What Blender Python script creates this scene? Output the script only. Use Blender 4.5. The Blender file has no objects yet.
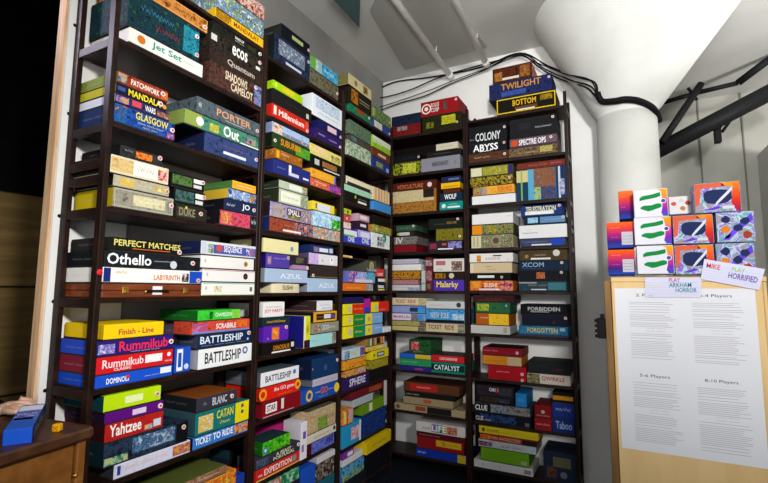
import bpy, bmesh, math, random
from mathutils import Vector, Matrix
CAM = (455.681, .482975, .105758, .00614655)
COLX, COLY = .0625, 3.36
DX, DY, DR = -1.462, .862, math.pi / 2 + .13
EXPO = 0.0
def LIGHTS():
    spot('key_lamp', (1.0, -2.6, 2.5), (.25, 3.3, 2.3), 48, 1.0, 1030, (1, .99, .97), .25)
    spot('shelf_fill', (1.3, -.3, 2.45), (-1.6, 1.75, 1.42), 54, 1.0, 570, (1, .985, .96), .15)  # added light for the left bookcases, no known fixture
    spot('ceiling_fill', (2.4, 2.5, 2.3), (1.9, 3.4, 3.25), 124, .8, 360, (1, .99, .97), .2)  # invented upward light that brightens the ceiling at right
    spot('ceiling_fill_left', (-.2, .4, 2.0), (-.75, 1.6, 3.25), 120, 1.0, 140, (1, .99, .97), .2)  # second invented upward light, lifting the left part of the ceiling
    area('front_fill', (.2, -3.0, 1.5), (-.3, 3.0, 1.0), (3.0, 1.6), 36, (.96, .98, 1))  # added soft frontal fill behind the camera, not a real window
    area('left_room_lamp', (-3.2, -.2, 3.0), (-1.68, .95, 2.7), (.5, .3), 4.5, (.86, .8, 1), .8)
# boxes: unit, bookcase, shelf, left, right, bottom, top (metres), protrusion, depth, colour, printed front, label, extras
BOXES=[
('L',1,0,1.3772,1.7015,2.7426,2.8284,0.0,0.245,'b8402e','a 0 1 0 1 b03028 e8d8c8 402018;w .1 .7 .3 .8 f0e0d0 3;s .95 .8','red and cream box, topmost of only stack, top shelf, leftmost bookcase',{}),
('L',1,0,1.3931,1.7015,2.6439,2.7426,0.0,0.245,'d8d8cc','a 0 1 0 1 e8e8e0 3f6fc0 7f9a30 d8d8d0;w .3 .8 .3 .7 303840 2','white, blue and green box, second down of only stack, top shelf, leftmost bookcase',{}),
('L',1,0,1.3856,1.7015,2.595,2.6439,0.0,0.245,'e8b81c','r 0 1 0 1 e8b81c;a 0 .3 0 1 c88a10 6a4a10 e8c040;t MANDALAY .35 .9 .2 .8 8a2a14','yellow box with red letters, bottom of only stack, top shelf, leftmost bookcase',{}),
('L',1,1,0.9985,1.3462,2.4858,2.5509,0.0,0.245,'b06a2c','a 0 1 0 1 b8702e c88844 a05c24;f d8a060 .06;w .15 .8 .25 .75 5a2c10 2;s .95 .4','orange box with dark lettering, topmost of left stack, second shelf, leftmost bookcase',{}),
('L',1,1,0.9821,1.3074,2.3341,2.4858,0.0,0.245,'15242c','a 0 1 0 1 14242e 183c48 0e161c 2a5a40;a .75 1 .1 .9 1c6a80 2a90a0 103848;w .15 .6 .55 .8 346880 1;w .35 .7 .2 .45 78282e 1;s .95 .75;s .97 .2','tall dark teal box with blue lettering, second down of left stack, second shelf, leftmost bookcase',{}),
('L',1,1,0.9921,1.3323,2.272,2.3341,0.0,0.245,'d8d6cc','r 0 1 0 1 dedcd2;d .14 .5 .32 c86a1c;t Jet_Set .27 .68 .18 .85 1c8a7c;r .7 .86 .52 .56 888880','white box with green lettering, bottom of left stack, second shelf, leftmost bookcase',{}),
('L',1,1,1.3731,1.6974,2.5259,2.573,0.0,0.245,'141412','a 0 1 0 1 141412 242620 1a1c14;r .4 .62 .15 .85 20221e;t DEAD_OF .42 .6 .5 .85 e8e8e4;w .42 .6 .2 .4 d8d8d0 2;a .68 .85 .2 .8 3a4028 1c1e14 5a6040;s .94 .6','black box with white stacked title, topmost of right stack, second shelf, leftmost bookcase',{}),
('L',1,1,1.367,1.7015,2.4509,2.5259,0.0,0.245,'201c18','a 0 1 0 1 201c18 3a342a 16140f;r 0 .1 .35 .8 c8c8c0;t ecos .38 .68 .12 .85 ecebe4;r .86 .95 .1 .35 d8d8d0;s .93 .75','dark box with white lowercase title, second down of right stack, second shelf, leftmost bookcase',{}),
('L',1,1,1.3681,1.6987,2.3811,2.4509,0.0,0.245,'2a211d','a 0 1 0 1 2a211d 3a2a24 1c1614;t Quantum .3 .85 .2 .75 b8aca0','dark brown box with thin script title, third down of right stack, second shelf, leftmost bookcase',{}),
('L',1,1,1.3702,1.6998,2.272,2.3811,0.0,0.245,'3a2621','a 0 1 0 1 3a2621 5a3a30 2a1c1a;t SHADOWS .27 .7 .5 .92 d8c8ac;t CAMELOT .38 .82 .08 .46 d8c8ac;a .85 1 0 1 4a5a90 8088b0 6a3a3a;s .87 .85','brown box with cream two-line title, bottom of right stack, second shelf, leftmost bookcase',{}),
('L',1,2,0.9605,1.169,2.098,2.1471,0.0,0.245,'96361f','a 0 1 0 1 96361f 8a3020 a8482c;a 0 .16 .1 .9 5878a8 c0a060 30508a;t PATCHWORK .24 .82 .2 .75 f0e4d4;r .86 1 .1 .85 c86a2c;s .88 .6','red brown box with white title, topmost of left stack, third shelf, leftmost bookcase',{'ls': '7a8a3a'}),
('L',1,2,0.9575,1.1652,2.0604,2.098,0.0,0.245,'1c1a2e','r 0 1 0 1 1c1a2e;r .02 .16 .3 .8 3a5090;t MANDALA .22 .88 .1 .92 f0d818;d .96 .4 .3 e0902c;s .86 .6','dark box with big yellow letters, second down of left stack, third shelf, leftmost bookcase',{'ls': 'b8b020'}),
('L',1,2,0.9575,1.1813,2.0228,2.0604,0.0,0.245,'2c2244','a 0 1 0 1 2c2244 403068 1c1830;a 0 .22 .1 .9 6a58a8 d0a050 8a4080;r .28 .45 .2 .95 c8485a;t WARS .52 .72 .15 .9 e8e8ea;a .75 1 .1 .8 d08a60 4a2a30 e0b090','purple box with white logo panel, third down of left stack, third shelf, leftmost bookcase',{'ls': 'd8d8e4'}),
('L',1,2,0.9575,1.2081,1.949,2.0228,0.0,0.245,'1c3c80','a 0 1 0 1 1c3c80 2a58b0 142a58;a 0 .18 0 1 2a6aa8 103060 d88840;t GLASGOW .32 .88 .5 .95 e0cc3c;w .36 .8 .25 .42 b8c0d0 3;w .45 .7 .06 .2 c8b840 2;a .86 1 0 .35 c060a0 6a3a80 e8a0c0;s .95 .6','blue box with yellow title, bottom of left stack, third shelf, leftmost bookcase',{'ls': '182c58'}),
('L',1,2,1.3101,1.6976,2.1102,2.1874,0.0,0.245,'4a555c','a 0 1 0 1 4a555c 55626a 424c52;w .02 .06 .25 .85 d8d8d4 1;t PORTER .28 .84 .3 .8 c8926c;r .42 .74 .16 .2 b0b8bc;s .95 .45','slate grey box with salmon title, topmost of right stack, third shelf, leftmost bookcase',{}),
('L',1,2,1.2493,1.6943,2.0417,2.1102,0.0,0.245,'3f7a62','a 0 1 0 1 3f7a62 4a8a70 386a58;r 0 .2 0 1 8a9a48;d .18 .5 .34 e8e8dc;a .3 .42 .1 .7 d8b830 8a9a40 e8d870;t Out .48 .7 .08 .95 eef0ea;a .78 .95 .2 .7 306898 c88040 40a0a8;r .72 1 .0 .1 dde2e6','green box with animals and white title, second down of right stack, third shelf, leftmost bookcase',{'ls': '8a9a48'}),
('L',1,2,1.3602,1.695,1.949,2.0417,0.0,0.245,'32406e','a 0 1 0 1 32406e 3a4878 2c3862;w .3 .8 .5 .75 6a5a80 1;r .32 .75 .18 .34 d4d8e4;s .95 .5','navy box with white stripe, bottom of right stack, third shelf, leftmost bookcase',{'ls': '1a2244'}),
('L',1,3,0.9888,1.1599,1.8313,1.8747,0.0,0.245,'26262a','a 0 1 0 1 26262a 343438 1c1c20;a .35 .75 .1 .8 d8541c e89030 6a2018;w .08 .28 .5 .75 a8a8a8 1;s .93 .75','black box with fiery orange picture, topmost of left stack, fourth shelf, leftmost bookcase',{'ls': '141414'}),
('L',1,3,0.9575,1.1929,1.7598,1.8313,0.0,0.245,'d8ccaa','a 0 1 0 1 d8ccaa e0d6b8 c8b88a;a 0 .38 .1 .9 c8a050 d8c088 b88a40;r .36 .8 .1 .95 ece8dc;w .42 .72 .3 .8 b8a890 2;a .8 .98 .15 .8 b83a3a e0a8a0 d8c8b0','cream box with white scroll, second down of left stack, fourth shelf, leftmost bookcase',{'ls': '2a2620'}),
('L',1,3,0.971,1.1991,1.714,1.7598,0.0,0.245,'a8a490','a 0 1 0 1 a8a490 b8b098 98947e;a .1 .35 .1 .9 d8b85c c8a850 e0cc80;a .72 .95 .2 .8 d8b85c b09848 e8e0c0;w .4 .68 .4 .6 d0c8b0 1;s .95 .5','grey box with gold panels, third down of left stack, fourth shelf, leftmost bookcase',{'ls': '1c1a18'}),
('L',1,3,0.975,1.2226,1.638,1.714,0.0,0.245,'8c8878','a 0 1 0 1 8c8878 9a9684 7e7a6c;f a8a494 .08;a .3 .85 .2 .8 c8c090 d8d0a8 a8a080;w .4 .75 .4 .6 e0dcc0 1;s .95 .6','large grey box with pale cartouche, bottom of left stack, fourth shelf, leftmost bookcase',{'ls': 'c4ac18'}),
('L',1,3,1.2052,1.3709,1.7641,1.8251,0.0,0.245,'161714','r 0 1 0 1 161714;a .02 .62 .15 .9 3a5a2c 587a40 24381c;r .66 .94 .55 .9 e4e4e0;r .66 .92 .15 .42 d0d0cc;s .95 .75','black box with green picture, topmost of middle stack, fourth shelf, leftmost bookcase',{}),
('L',1,3,1.2246,1.3802,1.6944,1.7641,0.0,0.245,'161818','r 0 1 0 1 161818;a .02 .62 .15 .9 34504c 4a6c68 203430;r .66 .94 .55 .9 e4e4e0;r .66 .92 .15 .42 d0d0cc;s .95 .75','black box with teal picture, second down of middle stack, fourth shelf, leftmost bookcase',{}),
('L',1,3,1.2362,1.3921,1.638,1.6944,0.0,0.245,'2a2822','r 0 1 0 1 2a2822;a .02 .55 .1 .9 3a382e 54503e 28261e;t DUKE .08 .6 .15 .85 8a8468;d .3 .9 .12 e0c030;s .78 .6','dark grey box with carved title, bottom of middle stack, fourth shelf, leftmost bookcase',{}),
('L',1,3,1.5322,1.686,1.8182,1.8613,0.0,0.245,'e8a020','r 0 1 0 1 e8a020;f f0c040 .12;w .15 .85 .3 .7 f4ecd8 2','small orange box with white lettering, topmost of right stack, fourth shelf, leftmost bookcase',{'ls': '4a7a3a'}),
('L',1,3,1.5073,1.6919,1.7669,1.8182,0.0,0.245,'3a5a9c','a 0 1 0 1 3a5a9c 8aa0c8 e0e4e8;a .15 .75 .1 .85 c8d8e8 4a78c0 e8e0d0;a .75 .95 .1 .8 d8a850 8a5a3c e8d0a0','blue and white illustrated box, second down of right stack, fourth shelf, leftmost bookcase',{'ls': 'd8b030'}),
('L',1,3,1.4864,1.7015,1.7094,1.7669,0.0,0.245,'202a4a','r 0 1 0 1 202a4a;w .06 .3 .3 .7 c8d0e0 2;t JO .52 .76 .15 .85 eef0f4;s .88 .5','navy box with large white letters, third down of right stack, fourth shelf, leftmost bookcase',{'ls': '14161c'}),
('L',1,3,1.4665,1.7015,1.638,1.7094,0.0,0.245,'c8405a','a 0 1 0 1 c8405a d85870 b03048;a .02 .28 .08 .92 e0b838 c83a50 e8d070;r .8 1 0 1 20222a;w .83 .97 .3 .8 d8d8d8 2','pink red box with yellow figure, bottom of right stack, fourth shelf, leftmost bookcase',{'ls': '1c1a1c'}),
('L',1,4,0.9755,1.2732,1.4826,1.5335,0.0,0.245,'141412','a 0 1 0 1 141412 1e1e1a;t PERFECT_MATCHES .04 .98 .35 .9 d8d070;r .28 .82 .14 .22 c85a28;s .96 .15','black box with yellow angular title, topmost of left stack, fifth shelf, leftmost bookcase',{'ls': '2a2826'}),
('L',1,4,0.958,1.3698,1.4244,1.4826,0.0,0.245,'16181a','a 0 1 0 1 16181a 20242a;t Othello .02 .44 .1 .92 f0f2f2;w .47 .7 .4 .6 a8acb0 1;d .68 .28 .32 c8d0d4;s .9 .55','black box with rounded white title, second down of left stack, fifth shelf, leftmost bookcase',{'ls': '14191c'}),
('L',1,4,0.9575,1.3824,1.3664,1.4244,0.0,0.245,'eceae6','r 0 .06 0 1 1a2a70;r .85 1 0 1 1c48b8;w .1 .2 .55 .9 c8a018 1;t LABYRINTH .46 .74 .2 .62 d8781c;a .76 .84 .1 .8 503040 e8e0d8 a06050;s .95 .3','white box with blue ends, third down of left stack, fifth shelf, leftmost bookcase',{'ls': 'e8e4dc'}),
('L',1,4,0.9575,1.3827,1.316,1.3664,0.0,0.245,'6a3218','W','brown wooden game case with brass latches, bottom of left stack, fifth shelf, leftmost bookcase',{'kind': 'case', 'ls': '6a3218'}),
('L',1,4,1.3696,1.7015,1.4955,1.559,0.0,0.245,'dcdce0','r .12 1 .1 .82 4858a8;r 0 .08 0 1 c8ccd8;d .3 .55 .32 c8504a;t SEQUENCE .38 .72 .2 .8 f0f0f4;a .1 .2 .1 .8 7a9a60 c8c8d0 4858a8;a .8 .98 .1 .8 e0e0f0 4858a8 c06070','white box with blue illustrated band, topmost of right stack, fifth shelf, leftmost bookcase',{'ls': '1c2448'}),
('L',1,4,1.373,1.6916,1.4369,1.4955,0.0,0.245,'ece9e4','w .05 .08 .3 .9 404040 3;d .83 .5 .26 c08a40;d .83 .5 .14 8a5a24','white box with tan hexagon logo, second down of right stack, fifth shelf, leftmost bookcase',{}),
('L',1,4,1.3865,1.7015,1.3779,1.4369,0.0,0.245,'eceae6','w .05 .08 .3 .9 404040 3;d .8 .5 .3 1c1816;d .8 .5 .12 8a2c1c;r 0 1 .94 1 c87080','white box with black diamond logo, third down of right stack, fifth shelf, leftmost bookcase',{}),
('L',1,4,1.3844,1.7015,1.316,1.3779,0.0,0.245,'eeede6','w .05 .08 .3 .9 404040 3;a .2 .34 .25 .75 c8b050 e8e0c8 586030;r .9 .95 .3 .7 58585a;r 0 1 0 .05 b8c870;r 0 1 .95 1 58a8a0','white box with yellow insect drawing, bottom of right stack, fifth shelf, leftmost bookcase',{}),
('L',1,5,0.9757,1.2097,1.1658,1.2226,0.0,0.245,'f2ca12','r 0 1 0 1 f2ca12;t Finish_-_Line .22 .82 .22 .66 b02a3c','yellow box with red lettering, topmost of far-left stack, sixth shelf, leftmost bookcase',{'ls': 'eac012'}),
('L',1,5,0.9575,1.2565,1.1103,1.1658,0.0,0.245,'2c1c70','r 0 1 0 1 2c1c70;a 0 .2 .1 .8 e8e4f0 5a48a8 c0b0e0;t Rummikub .25 .92 .15 .92 e83048;w .4 .8 .02 .12 d8d8f0 3;s .97 .55','purple box with red title, second down of far-left stack, sixth shelf, leftmost bookcase',{'ls': '2a4ab8'}),
('L',1,5,0.9575,1.2582,1.0484,1.1103,0.0,0.245,'d41a24','r 0 1 0 1 d41a24;t Rummikub .06 .58 .3 .85 f0d8d8;t CLASSIC .2 .42 .08 .26 f0e0e0;a .6 .84 .3 .85 e8e8e8 f4f4f4 d8d0d0;d .94 .7 .16 f0e8e8;w .88 .99 .15 .35 f4e8e8 1','bright red box with white tiles, third down of far-left stack, sixth shelf, leftmost bookcase',{'ls': '782030'}),
('L',1,5,0.9575,1.2596,1.003,1.0484,0.0,0.245,'1c50c8','r 0 1 0 1 1c50c8;t DOMINOES .12 .4 .2 .72 f2f2f4;d .38 .6 .2 c83a2c;r .82 .98 .35 .95 e8ecf0;w .6 .8 .3 .45 c8d8f0 2','royal blue box with white lettering, bottom of far-left stack, sixth shelf, leftmost bookcase',{'ls': '1a44b0'}),
('L',1,5,1.282,1.3602,1.003,1.109,-0.02,0.116,'2050c0','r .12 .5 .05 .95 eceef4;r .2 .42 .2 .8 2050c0;d .75 .2 .12 c8d8f0','small upright blue box with white panel, alone in mid-left spot, sixth shelf, leftmost bookcase',{'ls': '16225a'}),
('L',1,5,1.2965,1.4329,1.1455,1.1971,-0.12,0.125,'3c3440','r 0 1 0 1 3c3440;d .7 .45 .3 c86a20;w .1 .5 .4 .6 706878 2','dark grey box with orange mark, topmost of mid-right stack, sixth shelf, leftmost bookcase',{}),
('L',1,5,1.2871,1.4377,1.003,1.1455,-0.12,0.125,'1c1c22','r 0 1 0 1 1c1c22;w .2 .8 .4 .6 48485a 2','black box behind upright blue box, bottom of mid-right stack, sixth shelf, leftmost bookcase',{}),
('L',1,5,1.3705,1.6151,1.2093,1.2563,0.0,0.245,'2ab82c','a 0 1 0 1 2ab82c 48d040;a .25 .33 .1 .9 14401a 208a28;a .78 1 0 1 9ad048 58c03c;t CHAMELEON .38 .78 .3 .75 e4f0d8','bright green box, topmost of far-right stack, sixth shelf, leftmost bookcase',{'ls': '14641c'}),
('L',1,5,1.3428,1.6769,1.1519,1.2093,0.0,0.116,'c8c8cc','a 0 1 0 1 d8502c c83a3a e06838;a 0 .25 .1 .9 7a68b8 c83a40 9a90d0;t SCRABBLE .38 .74 .3 .78 f0e8e4;a .76 .95 .3 .95 e8901c d8502c;r 0 1 0 .15 6a8ad0','red and blue box, second down of far-right stack, sixth shelf, leftmost bookcase',{}),
('L',1,5,1.3769,1.6937,1.0913,1.1519,0.0,0.116,'14284c','r 0 1 0 1 14284c;t BATTLESHIP .03 .82 .3 .92 d8e4ee;w .05 .88 .1 .18 a8b8c8 4;d .92 .3 .12 b8c8d8;s .93 .82','navy box with large pale letters, third down of far-right stack, sixth shelf, leftmost bookcase',{'ls': '3a4250'}),
('L',1,5,1.3838,1.6978,1.003,1.0913,0.0,0.116,'eceeef','r 0 1 0 1 eceeef;t BATTLESHIP .1 .78 .22 .82 2a2c30;d .86 .66 .22 5a68a0;d .86 .66 .12 dfe3f0','white box with large black letters, bottom of far-right stack, sixth shelf, leftmost bookcase',{'ls': 'a8aab0'}),
('L',1,6,0.9923,1.2135,0.9175,0.9765,0.0,0.245,'b8dc10','r 0 1 0 1 b8dc10;r .34 .66 .25 .75 e4ecb0;s .92 .5','lime green box, topmost of left stack, seventh shelf, leftmost bookcase',{'ls': '104448'}),
('L',1,6,0.9992,1.2279,0.8775,0.9175,0.0,0.245,'5c1078','r 0 1 0 1 5c1078;r .44 .68 .2 .8 d8c8e4;s .93 .55','plain purple box with white label, second down of left stack, seventh shelf, leftmost bookcase',{'ls': '2a1434'}),
('L',1,6,1.0027,1.2293,0.8124,0.8775,0.0,0.245,'a81c1a','a 0 1 0 1 a81c1a b82420;t Yahtzee .06 .6 .22 .95 f4f0ea;a .66 .8 .1 .4 e8a828 6a90c0 d8d0c8;r .82 .96 .15 .62 c8ccd8','red box with white slanted title, third down of left stack, seventh shelf, leftmost bookcase',{'ls': '3a1416'}),
('L',1,6,1.0041,1.3487,0.731,0.8124,0.0,0.245,'1a2430','a 0 1 0 1 1a2430 2c3c58 101820;a .3 .82 .2 .95 5a88b8 283c60 a8c0d8;a 0 .25 0 .35 48886c a8c0a0 d0b040;r .84 1 0 1 101014;w .5 .8 .2 .4 b0c8e0 2;s .93 .75','dark blue box with aircraft picture, fourth down of left stack, seventh shelf, leftmost bookcase',{'ls': '122a34'}),
('L',1,6,1.0443,1.3633,0.678,0.731,0.0,0.245,'c8c8e0','a 0 1 0 1 c8c8e0 d8d8ec;r .03 .07 .2 .9 24408c;w .12 .66 .3 .85 d8b0a0 3;a .74 1 .1 .95 d8b838 b86050 5a4a70','pale lilac box with faint orange title, bottom of left stack, seventh shelf, leftmost bookcase',{'ls': '3a3a44'}),
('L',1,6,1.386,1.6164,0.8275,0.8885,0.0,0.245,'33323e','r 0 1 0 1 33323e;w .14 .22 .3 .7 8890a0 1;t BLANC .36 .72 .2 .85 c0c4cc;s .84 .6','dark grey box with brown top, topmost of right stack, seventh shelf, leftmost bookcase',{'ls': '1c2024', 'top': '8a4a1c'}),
('L',1,6,1.3853,1.6919,0.7299,0.8275,0.0,0.245,'12706a','r 0 1 0 1 12706a;a .04 .3 .1 .85 e8d890 c8a038 d8e8e0;t CATAN .36 .68 .5 .9 d8cc30;w .42 .62 .15 .42 c8c040 1;r .72 1 0 1 e8d010;d .86 .8 .1 2a5a6a;d .86 .5 .1 2a5a6a','teal box with yellow title and end, second down of right stack, seventh shelf, leftmost bookcase',{'ls': '31505a'}),
('L',1,6,1.3768,1.6894,0.678,0.7299,0.0,0.245,'2a6cc0','a 0 1 0 1 2a6cc0 3a80d0;t TICKET .03 .3 .3 .95 f4f4f4;t TO_RIDE .33 .7 .3 .95 f4f4f4;a .72 1 .1 1 c85a50 d8a850 5a4a8a','blue box with white capital title, bottom of right stack, seventh shelf, leftmost bookcase',{'ls': '101820'}),
('L',1,7,1.1431,1.569,0.533,0.5673,0.0,0.245,'8a6a48','a 0 1 0 1 9a6a50 7a5a40 b08a70;w .3 .9 .3 .7 d8c0a8 2','flat olive green topped box, topmost of left stack, eighth shelf, leftmost bookcase',{'ls': '3a3a24', 'top': '56602a'}),
('L',1,7,1.2304,1.627,0.4518,0.533,0.0,0.245,'b85020','a 0 1 0 1 c86020 e0a030 a03828;a .5 .9 .2 .9 d8c030 c84828 e07020','orange and red illustrated box, second down of left stack, eighth shelf, leftmost bookcase',{'ls': '3a2018'}),
('L',1,7,1.1925,1.6196,0.354,0.4518,0.0,0.245,'22303c','r 0 1 0 1 22303c','dark blue box, bottom of left stack, eighth shelf, leftmost bookcase',{}),
('L',1,7,1.6532,1.7015,0.354,0.4859,-0.02,0.126,'1c3c9c','r 0 1 0 1 1c3c9c','upright blue box, alone in middle spot, eighth shelf, leftmost bookcase',{}),
('L',1,7,1.7046,1.7015,0.5223,0.566,-0.13,0.115,'16343c','r 0 1 0 1 16343c','dark teal box deep on shelf, topmost of right stack, eighth shelf, leftmost bookcase',{}),
('L',1,7,1.7011,1.7015,0.354,0.5223,-0.13,0.115,'142430','r 0 1 0 1 142430','dark box deep on shelf, bottom of right stack, eighth shelf, leftmost bookcase',{}),
('L',2,0,1.8369,2.0945,2.7299,2.8142,0.0,0.245,'12161e','r 0 1 0 1 12161e;r .35 .75 .4 .7 a8b878;s .95 .5','black box with pale green label, topmost of left stack, top shelf, second bookcase',{'ls': '262c28'}),
('L',2,0,1.7864,2.0991,2.579,2.7299,0.0,0.245,'1a2236','a 0 1 0 1 1a2236 2a3858 10161e;a .1 .85 .3 .9 8a98a8 4a5a78 c8ccd0;r .3 .75 .06 .16 c8ccd8;s .95 .8','dark blue box with silver picture, bottom of left stack, top shelf, second bookcase',{'ls': '18201e'}),
('L',2,0,2.1021,2.4016,2.676,2.7605,0.0,0.245,'3a90b0','r 0 .2 0 1 6aa83a;a .18 .45 0 1 a8c8a8 88b0c0 e0e4e0;a .4 1 0 1 2890c0 48a8d0 7ac0dc;w .5 .85 .35 .65 e4eef0 2','bright blue and green box, topmost of right stack, top shelf, second bookcase',{'ls': '4a6a2a'}),
('L',2,0,2.1054,2.4104,2.579,2.676,0.0,0.245,'55503c','a 0 1 0 1 55503c 7a745c 3a3628;s .95 .5','olive brown illustrated box, bottom of right stack, top shelf, second bookcase',{}),
('L',2,1,1.7865,2.04,2.416,2.466,0.0,0.245,'a8cc18','a 0 1 0 1 a8d018 90c010;a .3 .7 .15 .85 d8a020 e0c028 b8c820;d .08 .5 .25 d0e060','lime green box with orange logo, topmost of left stack, second shelf, second bookcase',{}),
('L',2,1,1.7817,2.1285,2.3359,2.416,0.0,0.245,'1a1a1a','r 0 1 0 1 1c1b1a;w .3 .7 .35 .6 3a3034 2;r .85 .92 .1 .5 c8c0a8','black box with faint lettering, second down of left stack, second shelf, second bookcase',{}),
('L',2,1,1.7852,2.1026,2.259,2.3359,0.0,0.245,'c02418','r 0 1 0 1 c02418;r .03 .1 .2 .9 e8d8c8;t Millennium .16 .86 .25 .75 f0e4d8;r .9 1 .1 .9 d84830;s .95 .2','red box with white title, bottom of left stack, second shelf, second bookcase',{}),
('L',2,1,2.1315,2.4579,2.3918,2.532,0.0,0.245,'d8dee4','r 0 1 0 1 dfe4ea;a .1 .9 .4 .95 88b0d8 d8e0e8 4a88b8;w .15 .85 .15 .3 a0a8b0 3','white box with blue drawing, topmost of right stack, second shelf, second bookcase',{}),
('L',2,1,2.2053,2.4595,2.3269,2.3918,0.0,0.245,'1a1a50','r 0 1 0 1 1a1a50;r .35 .75 .2 .8 d8b8c0;s .93 .3','navy box with pink label, second down of right stack, second shelf, second bookcase',{}),
('L',2,1,2.1671,2.4595,2.259,2.3269,0.0,0.245,'221650','a 0 1 0 1 221650 3a2068;w .1 .35 .4 .7 b8b0d0 1;w .5 .8 .3 .6 c0a8d0 1;s .93 .3','dark purple box with pale script, bottom of right stack, second shelf, second bookcase',{}),
('L',2,2,1.7897,2.1115,2.1746,2.237,0.0,0.245,'88a4d0','a 0 1 0 .45 a08878 586888 c8b090;a 0 .25 0 1 c88058 e0d0c0 7a4a3a;a .25 1 .35 1 88a8d8 a8c0e0 6a90c8','sky blue box with castle scene, topmost of left stack, third shelf, second bookcase',{'ls': '7a88a8'}),
('L',2,2,1.7929,2.1215,2.0983,2.1746,0.0,0.245,'2a4820','a 0 1 0 1 2a4820 1c3016;a .6 1 0 .8 58a830 3a7a24;t SUBURBIA .2 .75 .3 .85 d88a1c;s .06 .5','green box with orange letters, second down of left stack, third shelf, second bookcase',{'ls': '141c12'}),
('L',2,2,1.8152,2.0515,2.0393,2.0983,0.0,0.245,'8a4e1c','a 0 1 0 1 a86820 8a4818 c08838;r .05 .15 .1 .9 d8a820;w .2 .5 .5 .8 e0d0b8 1','orange brown western box, third down of left stack, third shelf, second bookcase',{}),
('L',2,2,1.8106,2.1304,1.958,2.0393,0.0,0.245,'232c70','r 0 1 0 1 262e72;w .08 .3 .4 .6 8088c0 3;r .38 .45 .15 .95 e8e8f4;r .38 .66 .15 .4 c8c8e4;r .78 .95 .2 .35 d8d8ec','navy box with white emblem, bottom of left stack, third shelf, second bookcase',{}),
('L',2,2,2.1235,2.4595,2.1495,2.2191,0.0,0.245,'d8cc70','a 0 1 0 1 e0d478 d0c060 e8e0a8;a .1 .5 .4 .9 c89aa0 e8d890 d8a0a8;a .65 .95 .1 .7 403c28 d8cc70 706838','pale yellow box, topmost of right stack, third shelf, second bookcase',{}),
('L',2,2,2.1333,2.4559,2.0708,2.1495,0.0,0.245,'14120f','r 0 1 0 1 14120f;a .35 .85 .35 .85 a8703a 7a4a24 c89858;r .1 .25 .3 .8 b8b8b8;r .4 .95 .12 .22 d8d8d8','black box with brown picture, second down of right stack, third shelf, second bookcase',{}),
('L',2,2,2.1407,2.3996,2.0112,2.0708,0.0,0.245,'e8a028','r .15 .93 0 1 e8a428;a 0 .15 0 1 d86018 e8c040;w .3 .8 .35 .65 f0c870 2;r .93 1 0 1 3a70c8','orange box with blue end, third down of right stack, third shelf, second bookcase',{}),
('L',2,2,2.1324,2.4595,1.958,2.0112,0.0,0.245,'c86848','a 0 1 0 1 e07030 c83858 e8c048;a .6 1 0 1 5a48b0 b83880 d8508a;w .1 .5 .5 .8 f0e0d0 1','red, yellow and purple box, bottom of right stack, third shelf, second bookcase',{}),
('L',2,3,1.8575,2.1047,1.8891,1.936,0.0,0.245,'a8b4a0','a 0 1 0 1 a8b4a0 c0c8b4;r .34 .8 .15 .9 dfe6d4;a .8 1 0 1 c8b880 6a7a60 d8d0b0','pale green card box, topmost of left stack, fourth shelf, second bookcase',{'ls': '2a3424'}),
('L',2,3,1.8605,2.1122,1.8078,1.8891,0.0,0.245,'c8ccb4','r 0 1 0 1 b8bea4;r .05 .72 .1 .9 e8ead8;w .1 .66 .3 .7 c0b8a0 4;a .74 1 0 1 a8b088 7a886a d8d8c0','cream box with pale label, second down of left stack, fourth shelf, second bookcase',{'ls': '2a3020'}),
('L',2,3,1.7946,2.1491,1.7235,1.8078,0.0,0.245,'8a80b0','a 0 1 0 1 a098c8 8878b0 c8c0dc;a .05 .35 0 .9 8a8890 b8a8a0 5a5068;r .38 .72 .3 .85 383040;t SMALL .4 .7 .35 .8 f0ecf0;a .4 .72 .08 .3 d8c050 403828;a .74 1 .05 .95 c8a898 706070 e0d0d0','lilac box with crowd of figures, third down of left stack, fourth shelf, second bookcase',{'ls': '2a1c24'}),
('L',2,3,1.7943,2.1665,1.648,1.7235,0.0,0.245,'8a3a20','a 0 .65 0 1 90402a a85038 783020;a .55 1 0 1 183c80 c88038 1c58a0;r .28 .7 .1 .26 e8e4e0;w .3 .6 .5 .7 c89080 2;s .8 .7','rust and blue box with white stripe, bottom of left stack, fourth shelf, second bookcase',{'ls': '1a2a5c'}),
('L',2,3,2.1623,2.3887,1.8178,1.8768,0.0,0.245,'e8cc30','r 0 1 0 1 e8d038;r .2 .8 0 .85 d8dce8;r .1 .16 .2 .8 58585a','yellow box with white panel, topmost of right stack, fourth shelf, second bookcase',{}),
('L',2,3,2.17,2.4595,1.7219,1.8178,0.0,0.245,'68a0d8','a 0 1 0 1 68a0d8 a8d0e8 e0eef0;a .65 1 0 .7 38a030 58c048 d8e8e0','sky blue and green box, second down of right stack, fourth shelf, second bookcase',{}),
('L',2,3,2.1685,2.4595,1.648,1.7219,0.0,0.245,'d8b878','a 0 1 0 1 e0d8c8 e89028 4a90a8 f0ecd8;w .3 .7 .4 .7 4068b0 1','multicoloured cartoon box, bottom of right stack, fourth shelf, second bookcase',{}),
('L',2,4,1.7561,2.0358,1.5342,1.6113,0.0,0.245,'e8deA0','r 0 1 0 1 ece2a8;d .8 .42 .2 6aa0d0;w .06 .14 .2 .35 c8b880 1','pale yellow box with blue disc, topmost of left stack, fifth shelf, second bookcase',{}),
('L',2,4,1.7765,1.963,1.4574,1.5342,0.0,0.245,'4a3494','r 0 1 0 1 5240a0;a .05 .2 .2 .8 c89a90 7a60b0;w .3 .85 .6 .8 a898d8 2;s .92 .8','purple box with lilac lettering, second down of left stack, fifth shelf, second bookcase',{'ls': '201470'}),
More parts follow.
